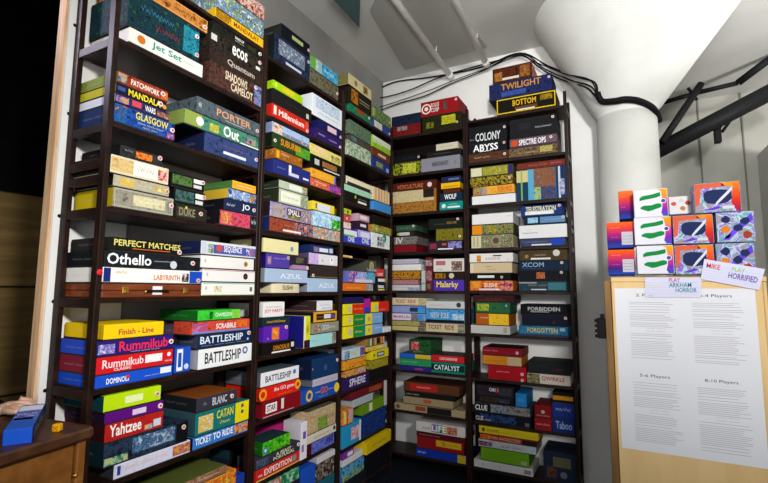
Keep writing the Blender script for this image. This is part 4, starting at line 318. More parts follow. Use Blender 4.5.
PARTY=[('gradient', -0.051, 0.044, 1.521, 1.625, 2.03), ('gradient', -0.052, 0.043, 1.414, 1.515, 2.03), ('gradient', -0.004, 0.049, 1.64, 1.756, 2.06), ('white', 0.049, 0.162, 1.633, 1.742, 2.0), ('white', 0.046, 0.168, 1.528, 1.633, 2.0), ('white', 0.05, 0.17, 1.416, 1.524, 2.0), ('spots', 0.171, 0.246, 1.65, 1.72, 2.08), ('shiny', 0.245, 0.383, 1.637, 1.747, 2.0), ('shiny', 0.173, 0.297, 1.526, 1.633, 2.0), ('shiny', 0.173, 0.293, 1.413, 1.522, 2.0), ('spotshiny', 0.306, 0.416, 1.526, 1.635, 2.0), ('spotshiny', 0.299, 0.41, 1.41, 1.523, 2.0)]
BAND=[(-0.096, 3.162, 2.639), (-0.089, 3.176, 2.609), (-0.067, 3.183, 2.577), (0.002, 3.158, 2.557), (0.058, 3.149, 2.553), (0.124, 3.167, 2.541), (0.185, 3.218, 2.519), (0.225, 3.276, 2.493), (0.259, 3.541, 2.54)]
CABLES=[[(-2.209, 3.541, 3.151), (-1.992, 3.54, 3.176), (-1.754, 3.54, 3.222), (-1.461, 3.54, 3.196), (-1.187, 3.54, 3.18), (-0.93, 3.54, 3.182), (-0.648, 3.54, 3.225), (-0.442, 3.539, 3.069), (-0.23, 3.203, 2.795), (-0.113, 3.131, 2.697), (-0.096, 3.16, 2.638)], [(-1.938, 3.522, 2.967), (-1.694, 3.522, 3.006), (-1.454, 3.521, 3.023), (-1.226, 3.521, 3.083), (-0.967, 3.521, 3.131), (-0.645, 3.52, 3.207), (-0.462, 3.52, 3.04), (-0.268, 3.28, 2.808), (-0.138, 3.143, 2.681), (-0.1, 3.153, 2.616)], [(-2.1, 3.506, 3.107), (-1.837, 3.505, 3.083), (-1.589, 3.504, 3.098), (-1.308, 3.503, 3.155), (-1.045, 3.502, 3.175), (-0.798, 3.501, 3.185), (-0.627, 3.501, 3.184), (-0.495, 3.5, 3.047), (-0.355, 3.499, 2.928), (-0.169, 3.155, 2.685), (-0.106, 3.146, 2.601)], [(-1.878, 3.488, 2.991), (-1.629, 3.487, 3.017), (-1.393, 3.486, 3.05), (-1.17, 3.485, 3.091), (-0.875, 3.484, 3.136), (-0.654, 3.484, 3.175), (-0.528, 3.483, 3.095), (-0.297, 3.259, 2.849), (-0.134, 3.078, 2.693), (-0.094, 3.123, 2.583)]]
PIPES=[[(-1.183, 2.236, 3.15), (-1.22, 3.556, 3.15)], [(-0.851, 2.406, 3.15), (-0.895, 3.468, 3.15)]]
PANEL=[(-1.452, 2.543, 3.235), (-1.589, 3.399, 3.235), (-0.862, 3.35, 3.235), (-0.946, 2.545, 3.235), (-1.284, 2.372, 3.235)]
TEAL=[(-1.442, 2.033, 3.05), (-1.275, 2.119, 3.05), (-1.456, 2.413, 3.05)]
DUCTS=[[(0.171, 4.4, 2.473), (1.197, 4.4, 2.953), 0.065], [(0.201, 4.6, 2.995), (0.655, 4.6, 3.063), 0.02], [(0.655, 4.6, 3.063), (0.92, 4.6, 3.088), 0.02], [(0.92, 4.6, 3.088), (1.148, 4.5, 3.23), 0.03], [(0.332, 4.3, 2.578), (0.652, 4.5, 3.094), 0.028], [(0.771, 4.5, 2.657), (0.886, 4.5, 2.824), 0.012], [(0.559, 4.5, 3.078), (0.617, 4.5, 2.961), 0.012]]
BRACKET=(0.716, 0.762, 2.569, 2.696)
HAND={'wrist': (-1.904, 0.8, 0.933), 'palm': (-1.861, 0.821, 0.947), 'knuckle': [(-1.857, 0.855, 0.967), (-1.819, 0.841, 0.964), (-1.79, 0.823, 0.958), (-1.775, 0.809, 0.954)], 'mid': [(-1.838, 0.877, 0.961), (-1.804, 0.862, 0.955), (-1.778, 0.841, 0.949), (-1.758, 0.818, 0.946)], 'tip': [(-1.806, 0.878, 0.948), (-1.778, 0.865, 0.941), (-1.75, 0.841, 0.94), (-1.735, 0.82, 0.937)], 'thumb': [(-1.807, 0.792, 0.95), (-1.751, 0.787, 0.954), (-1.728, 0.793, 0.957)]}
DICE=(-1.495, 0.788, 0.93)
# ---------------------------------------------------------------- helpers
C = bpy.context.scene.collection
PI = math.pi
def lin(h):
    out = []
    for i in (0, 2, 4):
        c = int(h[i:i+2], 16) / 255
        out.append(c / 12.92 if c <= .04045 else ((c + .055) / 1.055) ** 2.4)
    return tuple(out) + (1,)
MATS = {}
def bsdf_mat(name):
    m = bpy.data.materials.new(name); m.use_nodes = True
    return m, m.node_tree, m.node_tree.nodes['Principled BSDF']
def plain(h, rough=.62, spec=.06, metal=0.0):
    k = ('p', h, rough, spec, metal)
    if k not in MATS:
        m, nt, b = bsdf_mat('print_' + h)
        b.inputs['Base Color'].default_value = lin(h); b.inputs['Roughness'].default_value = rough
        b.inputs['Specular IOR Level'].default_value = spec; b.inputs['Metallic'].default_value = metal
        MATS[k] = m
    return MATS[k]
def ramp(nt, cols, const=False):
    r = nt.nodes.new('ShaderNodeValToRGB'); e = r.color_ramp.elements
    n = len(cols)
    while len(e) < n: e.new(.5)
    for i, c in enumerate(cols):
        e[i].position = .32 + .36 * (i / max(1, n - 1)); e[i].color = lin(c)
    if const: r.color_ramp.interpolation = 'CONSTANT'
    return r
def art(cols, scale=50.0):
    """printed illustration: patches of the box's own colours"""
    if len(cols) == 1: return plain(cols[0])
    k = ('a',) + tuple(cols) + (scale,)
    if k not in MATS:
        m, nt, b = bsdf_mat('art_' + cols[0])
        tc = nt.nodes.new('ShaderNodeTexCoord'); oi = nt.nodes.new('ShaderNodeObjectInfo')
        ad = nt.nodes.new('ShaderNodeVectorMath'); ad.operation = 'ADD'
        nt.links.new(tc.outputs['Object'], ad.inputs[0]); nt.links.new(oi.outputs['Location'], ad.inputs[1])
        nz = nt.nodes.new('ShaderNodeTexNoise'); nz.inputs['Scale'].default_value = scale
        nz.inputs['Detail'].default_value = 5; nz.inputs['Roughness'].default_value = .65; nz.inputs['Distortion'].default_value = .3
        nt.links.new(ad.outputs[0], nz.inputs['Vector'])
        full = list(cols)
        if len(cols) > 2 and sum(int(cols[0][q:q+2], 16) for q in (0, 2, 4)) < 400:                                              # dark ink of the drawing
            full = [''.join('%02x' % int(int(cols[0][q:q+2], 16) * .5) for q in (0, 2, 4))] + full
        r = ramp(nt, full); nt.links.new(nz.outputs['Fac'], r.inputs['Fac'])
        for q, e in enumerate(r.color_ramp.elements): e.position = .35 + .30 * q / (len(full) - 1)
        nt.links.new(r.outputs['Color'], b.inputs['Base Color'])
        b.inputs['Roughness'].default_value = .62; b.inputs['Specular IOR Level'].default_value = .06
        MATS[k] = m
    return MATS[k]
def surf(name, cols, scale, rough=.7, stretch=(1, 1, 1), bump=0.0, spec=.3, detail=6, wave=None):
    m, nt, b = bsdf_mat(name)
    tc = nt.nodes.new('ShaderNodeTexCoord'); mp = nt.nodes.new('ShaderNodeMapping'); mp.inputs['Scale'].default_value = stretch
    nt.links.new(tc.outputs['Object'], mp.inputs['Vector'])
    nz = nt.nodes.new('ShaderNodeTexNoise'); nz.inputs['Scale'].default_value = scale; nz.inputs['Detail'].default_value = detail
    nt.links.new(mp.outputs['Vector'], nz.inputs['Vector'])
    r = ramp(nt, cols); nt.links.new(nz.outputs['Fac'], r.inputs['Fac']); nt.links.new(r.outputs['Color'], b.inputs['Base Color'])
    b.inputs['Roughness'].default_value = rough; b.inputs['Specular IOR Level'].default_value = spec
    if bump:
        bp = nt.nodes.new('ShaderNodeBump'); bp.inputs['Strength'].default_value = bump; bp.inputs['Distance'].default_value = .01
        nt.links.new(nz.outputs['Fac'], bp.inputs['Height']); nt.links.new(bp.outputs['Normal'], b.inputs['Normal'])
    return m

class MB:
    """collects shapes with their materials and links them as ONE mesh object"""
    def __init__(s): s.v = []; s.f = []; s.m = []; s.mats = []; s.sm = []
    def mi(s, m):
        if m not in s.mats: s.mats.append(m)
        return s.mats.index(m)
    def poly(s, pts, m, smooth=False):
        b = len(s.v); s.v += [tuple(p) for p in pts]; s.f.append(tuple(range(b, b + len(pts)))); s.m.append(s.mi(m)); s.sm.append(smooth)
    def mesh(s, vs, fs, m, smooth=False):
        b = len(s.v); s.v += [tuple(p) for p in vs]; k = s.mi(m)
        for f in fs: s.f.append(tuple(i + b for i in f)); s.m.append(k); s.sm.append(smooth)
    def box(s, x0, x1, y0, y1, z0, z1, m, bev=0.0, mats=None, M=None):
        """mats: dict of face -> material for 'l','r','f','b','t','u'"""
        bm = bmesh.new(); bmesh.ops.create_cube(bm, size=1)
        for v in bm.verts: v.co = Vector(((x0 + x1) / 2 + v.co.x * (x1 - x0), (y0 + y1) / 2 + v.co.y * (y1 - y0), (z0 + z1) / 2 + v.co.z * (z1 - z0)))
        bev = min(bev, .3 * min(x1 - x0, y1 - y0, z1 - z0))
        if bev > 0: bmesh.ops.bevel(bm, geom=bm.edges[:], offset=bev, segments=1, affect='EDGES', profile=.5)
        bm.normal_update(); b = len(s.v)
        for v in bm.verts: s.v.append(tuple(M @ v.co) if M else tuple(v.co))
        for f in bm.faces:
            n = f.normal; mm = m
            if mats:
                a = max(range(3), key=lambda i: abs(n[i])); key = ('lr', 'fb', 'ut')[a][1 if n[a] > 0 else 0]
                mm = mats.get(key, m)
            s.f.append(tuple(b + v.index for v in f.verts)); s.m.append(s.mi(mm)); s.sm.append(False)
        bm.free()
    def tube(s, pts, r, m, seg=10, closed=False):
        pts = [Vector(p) for p in pts]; rings = []
        for i, p in enumerate(pts):
            a = pts[max(0, i - 1)]; c = pts[min(len(pts) - 1, i + 1)]; t = (c - a).normalized()
            up = Vector((0, 0, 1)) if abs(t.z) < .9 else Vector((1, 0, 0)); x = t.cross(up).normalized(); y = x.cross(t)
            rr = r[i] if isinstance(r, (list, tuple)) else r
            rings.append([p + x * rr * math.cos(2 * PI * k / seg) + y * rr * math.sin(2 * PI * k / seg) for k in range(seg)])
        vs = [q for ring in rings for q in ring]; fs = []
        for i in range(len(pts) - 1):
            for k in range(seg): fs.append((i * seg + k, i * seg + (k + 1) % seg, (i + 1) * seg + (k + 1) % seg, (i + 1) * seg + k))
        fs.append(tuple(range(seg))[::-1]); fs.append(tuple((len(pts) - 1) * seg + k for k in range(seg)))
        s.mesh(vs, fs, m, True)
    def lathe(s, prof, m, cx=0, cy=0, seg=64):
        vs = [(cx + r * math.cos(2 * PI * k / seg), cy + r * math.sin(2 * PI * k / seg), z) for r, z in prof for k in range(seg)]
        fs = [(i * seg + k, i * seg + (k + 1) % seg, (i + 1) * seg + (k + 1) % seg, (i + 1) * seg + k) for i in range(len(prof) - 1) for k in range(seg)]
        s.mesh(vs, fs, m, True)
    def build(s, name, parent=None, loc=None, rz=0.0):
        me = bpy.data.meshes.new(name); me.from_pydata(s.v, [], s.f)
        for m in s.mats: me.materials.append(m)
        for p, k, q in zip(me.polygons, s.m, s.sm): p.material_index = k; p.use_smooth = q
        me.update(); o = bpy.data.objects.new(name, me); C.objects.link(o)
        if parent: o.parent = parent
        if loc is not None: o.location = loc
        o.rotation_euler.z = rz
        return o
def tag(o, label=None, cat=None, group=None, kind=None):
    if label: o['label'] = label
    if cat: o['category'] = cat
    if group: o['group'] = group
    if kind: o['kind'] = kind
    return o
def empty(name, loc, rz=0.0):
    o = bpy.data.objects.new(name, None); o.empty_display_size = .1; C.objects.link(o); o.location = loc; o.rotation_euler.z = rz
    return o
TXT = {}
def text_geo(s, bold=.02):
    k = (s, bold)
    if k not in TXT:
        cu = bpy.data.curves.new('t', 'FONT'); cu.body = s; cu.resolution_u = 2; cu.offset = bold; cu.fill_mode = 'FRONT'
        o = bpy.data.objects.new('t', cu); C.objects.link(o); bpy.context.view_layer.update()
        me = bpy.data.meshes.new_from_object(o.evaluated_get(bpy.context.evaluated_depsgraph_get()))
        vs = [(v.co.x, v.co.y) for v in me.vertices]; fs = [tuple(p.vertices) for p in me.polygons]
        bpy.data.objects.remove(o); bpy.data.curves.remove(cu); bpy.data.meshes.remove(me)
        x0 = min(v[0] for v in vs); x1 = max(v[0] for v in vs); y0 = min(v[1] for v in vs); y1 = max(v[1] for v in vs)
        TXT[k] = ([((x - x0) / (x1 - x0), (y - y0) / (y1 - y0)) for x, y in vs], fs)
    return TXT[k]
class Face:
    """a printed face: u to the right, v up, layers stacked outwards"""
    def __init__(s, mb, org, U, V, N, w, h): s.mb, s.o, s.U, s.V, s.N, s.w, s.h = mb, Vector(org), Vector(U), Vector(V), Vector(N), w, h; s.k = 0
    def pt(s, u, v): return s.o + s.U * (u * s.w) + s.V * (v * s.h) + s.N * (.00025 * s.k)
    def rect(s, u0, u1, v0, v1, m): s.mb.poly([s.pt(u0, v0), s.pt(u1, v0), s.pt(u1, v1), s.pt(u0, v1)], m)
    def disc(s, u, v, r, m, n=14):
        s.mb.poly([s.pt(u + r * s.h / s.w * math.cos(2 * PI * i / n), v + r * math.sin(2 * PI * i / n)) for i in range(n)], m)
    def text(s, t, u0, u1, v0, v1, m, bold=.02):
        vs, fs = text_geo(t, bold); s.mb.mesh([s.pt(u0 + (u1 - u0) * a, v0 + (v1 - v0) * b) for a, b in vs], fs, m)
    def words(s, u0, u1, v0, v1, m, n, rnd):
        # script too small to read in the photograph: a wavering pen line
        gap = .12 * (u1 - u0) / n; w = ((u1 - u0) - gap * (n - 1)) / n; H = v1 - v0; t = H * .2
        for i in range(n):
            a = u0 + i * (w + gap); K = max(3, min(14, round(w * s.w / (H * s.h * .42)))); prev = None
            for j in range(2 * K + 1):
                u = a + w * j / (2 * K); v = v0 + H * (rnd.uniform(.05, .2) if j % 2 else rnd.choice((.5, .55, .6, .8)))
                if prev: s.mb.poly([s.pt(prev[0], prev[1]), s.pt(u, v), s.pt(u, v + t), s.pt(prev[0], prev[1] + t)], m)
                prev = (u, v)
    def draw(s, dsl, rnd, lim=.02):
        stickers = []
        for op in dsl.split(';'):
            p = op.split(); s.k += 1
            if p[0] == 'r': s.rect(*[float(q) for q in p[1:5]], plain(p[5]))
            elif p[0] == 'a': s.rect(*[float(q) for q in p[1:5]], art(p[5:]))
            elif p[0] == 't': s.text(p[1].replace('_', ' '), *[float(q) for q in p[2:6]], plain(p[6]))
            elif p[0] == 'w': s.words(*[float(q) for q in p[1:5]], plain(p[5]), int(p[6]), rnd)
            elif p[0] == 'd': s.disc(float(p[1]), float(p[2]), float(p[3]), plain(p[4]))
            elif p[0] == 'f':
                t = float(p[2]); tu = t * s.h / s.w; m = plain(p[1])
                s.rect(0, 1, 0, t, m); s.rect(0, 1, 1 - t, 1, m); s.rect(0, tu, t, 1 - t, m); s.rect(1 - tu, 1, t, 1 - t, m)
            elif p[0] == 's': stickers.append((float(p[1]), float(p[2])))
        return stickers
# ---------------------------------------------------------------- materials of the room
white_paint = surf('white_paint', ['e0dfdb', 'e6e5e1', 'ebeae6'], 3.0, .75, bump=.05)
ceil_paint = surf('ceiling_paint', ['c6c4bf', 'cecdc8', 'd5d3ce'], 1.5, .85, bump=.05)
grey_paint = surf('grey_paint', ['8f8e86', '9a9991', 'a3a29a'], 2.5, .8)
col_paint = surf('column_paint', ['d2d2cc', 'dadad5', 'e0e0dc'], 4.0, .6, bump=.06)
carpet = surf('navy_carpet', ['0a0d16', '10141f', '171c2a'], 240, .95, bump=.4, spec=.1)
ply = surf('plywood', ['6e5730', '806638', '927644'], 6, .8, stretch=(1, .25, 3))
lumber = surf('pine_lumber', ['b98f68', 'cfa880', 'd9b894'], 9, .7, stretch=(6, 6, .5))
dull_black = surf('dull_black_finish', ['060606', '0a0a0a', '0e0d0c'], 8, .95, spec=.05)
espresso = surf('espresso_wood', ['180d0a', '22130e', '2e1a12'], 14, .45, stretch=(1, 1, 1), spec=.16)
gap_shade = plain('14100e', .8, .1)
oak = surf('desk_wood', ['6a4018', '7a4c1e', '8c5a28'], 5, .4, stretch=(4, .6, 4), spec=.4)
desktop = surf('desk_top_wood', ['3a2114', '472a19', '55351f'], 6, .4, stretch=(4, .6, 4), spec=.4)
tan_board = surf('tan_board', ['cba971', 'd4b37c', 'dabb86'], 4, .6, stretch=(3, 3, .4))
brown_side = surf('brown_side', ['6a4a22', '7a572a', '866234'], 8, .6, stretch=(4, 4, .5))
game_wood = surf('game_case_wood', ['5e2a12', '74361a', '8a4522'], 16, .35, stretch=(.4, 3, 3), spec=.5)
brass = plain('c8a040', .3, .5, .9)
black = plain('141414', .5); steel = plain('9a9a9a', .35, .5, .8); white = plain('e8e8e6', .6)
rubber = plain('16161a', .55); pipe_m = plain('efeeea', .45, .3)
# ---------------------------------------------------------------- the room
CZ = 3.25
def slab(name, a, b, m):
    mb = MB(); mb.box(a[0], b[0], a[1], b[1], a[2], b[2], m); return tag(mb.build(name), kind='structure')
slab('floor', (-3.8, -3.2, -.06), (3.2, 5.4, 0), carpet)
slab('ceiling', (-3.8, -3.2, CZ), (3.2, 5.4, CZ + .06), ceil_paint)
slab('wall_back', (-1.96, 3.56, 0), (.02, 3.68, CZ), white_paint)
# partition behind the left bookcases: painted board on a timber end stud
left_paint = surf('left_wall_paint', ['8a8884', '94928e', '9e9c98'], 2.5, .8)
slab('wall_left', (-1.93, .945, 0), (-1.885, 3.56, CZ), left_paint)
slab('trim_1', (-1.932, .905, 0), (-1.885, .945, CZ), lumber)
mb = MB()
mb.box(-1.885, -1.873, .915, 1.2, 0, CZ, white_paint)
tag(mb.build('trim_2'), kind='structure')
for i, z in enumerate((2.38, 2.02, 1.62, 1.30, .98)):
    mb = MB(); mb.lathe([(.0, .003), (.006, .002), (.007, 0)], black, seg=12)
    o = mb.build('screw', loc=(-1.8715, .935 + .004 * (i % 2), z)); o.rotation_euler = (0, PI / 2, 0)
    tag(o, ('dark screw head in the pale board beside the leftmost bookcase, %s from top' % ('first', 'second', 'third', 'fourth', 'lowest')[i]), 'screw', 'screws in the board edge')
slab('wall_left_room', (-3.8, -3.2, 0), (-3.72, 5.4, 2.05), ply)
mb = MB()
for z in (.62, 1.35): mb.box(-3.72, -3.712, -1.6, 5.4, z, z + .012, plain('2a2012', .9))
tag(mb.build('trim_3'), kind='structure')
mb = MB()
for i in range(60):
    y0 = -1.6 + i * 7.0 / 60; x = -3.70 + .02 * (i % 2)
    mb.poly([(x, y0, 2.0), (-3.70 + .02 * ((i + 1) % 2), y0 + 7.0 / 60, 2.0), (-3.70 + .02 * ((i + 1) % 2), y0 + 7.0 / 60, CZ), (x, y0, CZ)], dull_black)
tag(mb.build('sheeting'), 'black pleated drape hanging above the plywood wall at far left', 'sheeting')  # plain black pleated surface filling the area above the plywood
slab('trim_4', (-3.70, -1.6, CZ - .03), (-1.95, 5.4, CZ), dull_black)
slab('trim_5', (-3.72, 2.16, 0), (-3.62, 2.42, 1.36), plain('0c0b0a', .9))
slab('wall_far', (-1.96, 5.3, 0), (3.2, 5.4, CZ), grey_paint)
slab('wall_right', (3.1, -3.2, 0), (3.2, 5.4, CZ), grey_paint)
mb = MB()
for x in (.72, 1.06): mb.box(x, x + .012, 5.288, 5.3, 0, CZ, plain('6e6d66', .8))
tag(mb.build('trim_6'), kind='structure')
slab('trim_7', (1.16, 4.3, 0), (1.30, 5.3, 2.62), white_paint)
# concrete column with a flared head
mb = MB()
prof = [(.18, 0, 0), (.18, 2.50, 0)]
for i in range(9):
    t = i / 8; prof.append((.18 + .03 * t * t, 2.50 + .06 * t, .004 * t))
prof += [(.615, CZ - .05, .077), (.635, CZ - .02, .08), (.64, CZ, .08)]
n = 96
mb.mesh([(COLX + dx + r * math.cos(2 * PI * k / n), COLY + r * math.sin(2 * PI * k / n), z) for r, z, dx in prof for k in range(n)],
        [(i * n + k, i * n + (k + 1) % n, (i + 1) * n + (k + 1) % n, (i + 1) * n + k) for i in range(len(prof) - 1) for k in range(n)], col_paint, True)
tag(mb.build('trim_8'), kind='structure')
mb = MB(); mb.box(-.128, -.108, 3.535, 3.56, 0, 2.62, white_paint); tag(mb.build('trim_9'), kind='structure')
# pipes, and a thin darker grey sheet under the ceiling
mb = MB(); z = CZ - .015
mb.poly([(p[0], p[1], z) for p in PANEL], plain('aaa8a3', .8)); mb.poly([(p[0], p[1], CZ) for p in PANEL][::-1], plain('aaa8a3', .8))
n = len(PANEL)
for i in range(n):
    a, b = PANEL[i], PANEL[(i + 1) % n]; mb.poly([(a[0], a[1], z), (a[0], a[1], CZ), (b[0], b[1], CZ), (b[0], b[1], z)], plain('aaa8a3', .8))
tag(mb.build('trim_10'), kind='structure')
for i, (a, b) in enumerate(PIPES):
    root = empty('ceiling_pipe', a); tag(root, ('white conduit pipe under the ceiling, the left one above the leftmost wall corner', 'white conduit pipe under the ceiling, the right one nearer the column')[i], 'pipe', 'white pipes under the ceiling')
    L = Vector(b) - Vector(a); s0 = Vector(a) - L * 1.2
    mb = MB(); mb.tube([s0 - Vector(a), L], .024, pipe_m, 16); mb.build('pipe', root)
    mb = MB(); mb.tube([L * .93, L * .99], .028, pipe_m, 16); mb.build('coupling', root)
    for t in (.15, .7):
        mb = MB(); q = L * t; mb.tube([(q.x, q.y, q.z + .015), (q.x, q.y, CZ - a[2])], .004, pipe_m, 8); mb.build('pipe_clamp', root)
# hanging teal plate
mb = MB(); a, b, c = [Vector(p) for p in TEAL]
for dz in (0, .02): mb.poly([(p.x, p.y, p.z + dz) for p in ((a, b, c) if dz else (c, b, a))], plain('49605f', .5))
for p, q in ((a, b), (b, c), (c, a)): mb.poly([(p.x, p.y, p.z), (q.x, q.y, q.z), (q.x, q.y, q.z + .02), (p.x, p.y, p.z + .02)], plain('49605f', .5))
cen = (a + b + c) / 3
mb.tube([(cen.x, cen.y, cen.z + .02), (cen.x, cen.y, CZ)], .006, steel, 8)
tag(mb.build('hanging_panel'), 'dark teal metal corner plate hanging under the ceiling, top centre', 'panel')
# cables
def smooth(pts, n=6):
    P = [Vector(p) for p in pts]; out = []
    for i in range(len(P) - 1):
        p0, p1, p2, p3 = P[max(0, i - 1)], P[i], P[i + 1], P[min(len(P) - 1, i + 2)]
        for k in range(n):
            t = k / n
            out.append(.5 * ((2 * p1) + (p2 - p0) * t + (2 * p0 - 5 * p1 + 4 * p2 - p3) * t * t + (3 * p1 - p0 - 3 * p2 + p3) * t ** 3))
    return out + [P[-1]]
CL = ['topmost black cable looping along the top of the back wall', 'black cable sagging lowest over the corner bookcase before rising', 'black cable in the middle of the bunch under the ceiling', 'thin black cable drooping behind the red top box on the wall']
for i, c in enumerate(CABLES):
    mb = MB(); mb.tube(smooth(c), (.0062, .005, .0055, .004)[i], rubber, 8); tag(mb.build('cable'), CL[i], 'cable', 'cables along the back wall')
mb = MB(); mb.tube(smooth(BAND[:-1] + [(COLX + .192, COLY + .05, BAND[-2][2] - .02)]), .021, rubber, 10)
tag(mb.build('cable_bundle'), 'thick black cable bundle strapped around the white column', 'cable')
DL = [('duct', 'thick black duct slanting up to the right behind the column', 'duct'), ('conduit', 'thin dark conduit under the far ceiling, nearest the column', 'pipe'), ('conduit', 'thin dark conduit under the far ceiling, further right length', 'pipe'), ('conduit', 'dark conduit bending upward at the far right under the ceiling', 'pipe'), ('brace', 'dark diagonal brace running from the duct up to the ceiling', 'brace'), ('strut', 'thin dark hanger strut above the black bracket', 'strut'), ('strut', 'short dark hook hanging from the diagonal brace', 'strut')]
for (a, b, r), (nm, lb, ct) in zip(DUCTS, DL):
    mb = MB(); mb.tube([a, b], r, plain('1a1a1b', .5), 14); tag(mb.build(nm), lb, ct)
mb = MB(); x0, x1, z0, z1 = BRACKET; mb.box(x0, x1, 4.47, 4.53, z0, z1, black, .004); mb.box(x0 - .01, x1 + .01, 4.46, 4.54, z1, z1 + .015, black); mb.tube([((x0+x1)/2, 4.5, z1), ((x0+x1)/2, 4.5, z1 + .12)], .01, black)
tag(mb.build('bracket'), 'small black box bracket hanging behind the column at right', 'bracket')
# ---------------------------------------------------------------- bookcases
TH = .018; PW = .02; PD = .036; SD = .258
def bookcase(key, width_lo, width_hi, label, loc, rz):
    """local frame: x along the shelf, front faces -y, y=0 is the front plane"""
    w = width_hi - width_lo; root = empty('bookcase', loc, rz); tag(root, label, 'bookcase', 'dark wooden bookcases')
    zs = SHELF[key]; top = zs[0] + .10
    for x in (0, w - PW):
        for y in (0, SD - PD):
            mb = MB(); mb.box(x, x + PW, y, y + PD, 0, top, espresso, .0025); mb.build('post', root)
        for z in zs + [zs[2] - .135, zs[2] - .19]:
            mb = MB(); mb.box(x + .002, x + PW - .002, PD, SD - PD, z - .036, z - .002, espresso, .002); mb.build('rung', root)
    for z in zs:
        mb = MB(); mb.box(PW, w - PW, .002, SD - .004, z - TH, z, espresso, .0015)
        mb.build('shelf', root)
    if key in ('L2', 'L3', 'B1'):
        mb = MB(); mb.box(.002, w - .002, SD, SD + .005, zs[4] - TH if key == 'B1' else .02, top - .1, gap_shade); mb.build('back_panel', root)  # dark sheet standing in for the shade in the gaps behind the games
    return root
lm = {}
BK = [('L1', .936, 1.7225, 'dark wooden ladder bookcase nearest the desk, filled with board games'), ('L2', 1.7235, 2.4805, 'dark wooden bookcase packed with games, second along the left wall'),
      ('L3', 2.4815, 3.2185, 'dark wooden bookcase packed with games, at far end of left wall'), ('B1', -1.752, -1.0255, 'dark wooden bookcase standing in the corner against the back wall'), ('B2', -1.0245, -.2985, 'dark wooden bookcase on the back wall beside the white column')]
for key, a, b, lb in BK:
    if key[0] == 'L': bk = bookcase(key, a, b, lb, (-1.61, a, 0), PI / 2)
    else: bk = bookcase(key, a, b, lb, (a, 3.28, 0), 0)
    if key == 'L1':
        mb = MB(); mb.lathe([(0, .002), (.010, .001), (.0105, 0)], plain('e02838', .5), seg=16)
        o = mb.build('sticker', bk, (-.002 + .012, -.0005, 1.405)); o.rotation_euler = (PI / 2, 0, 0); o['label'] = 'round red sticker'
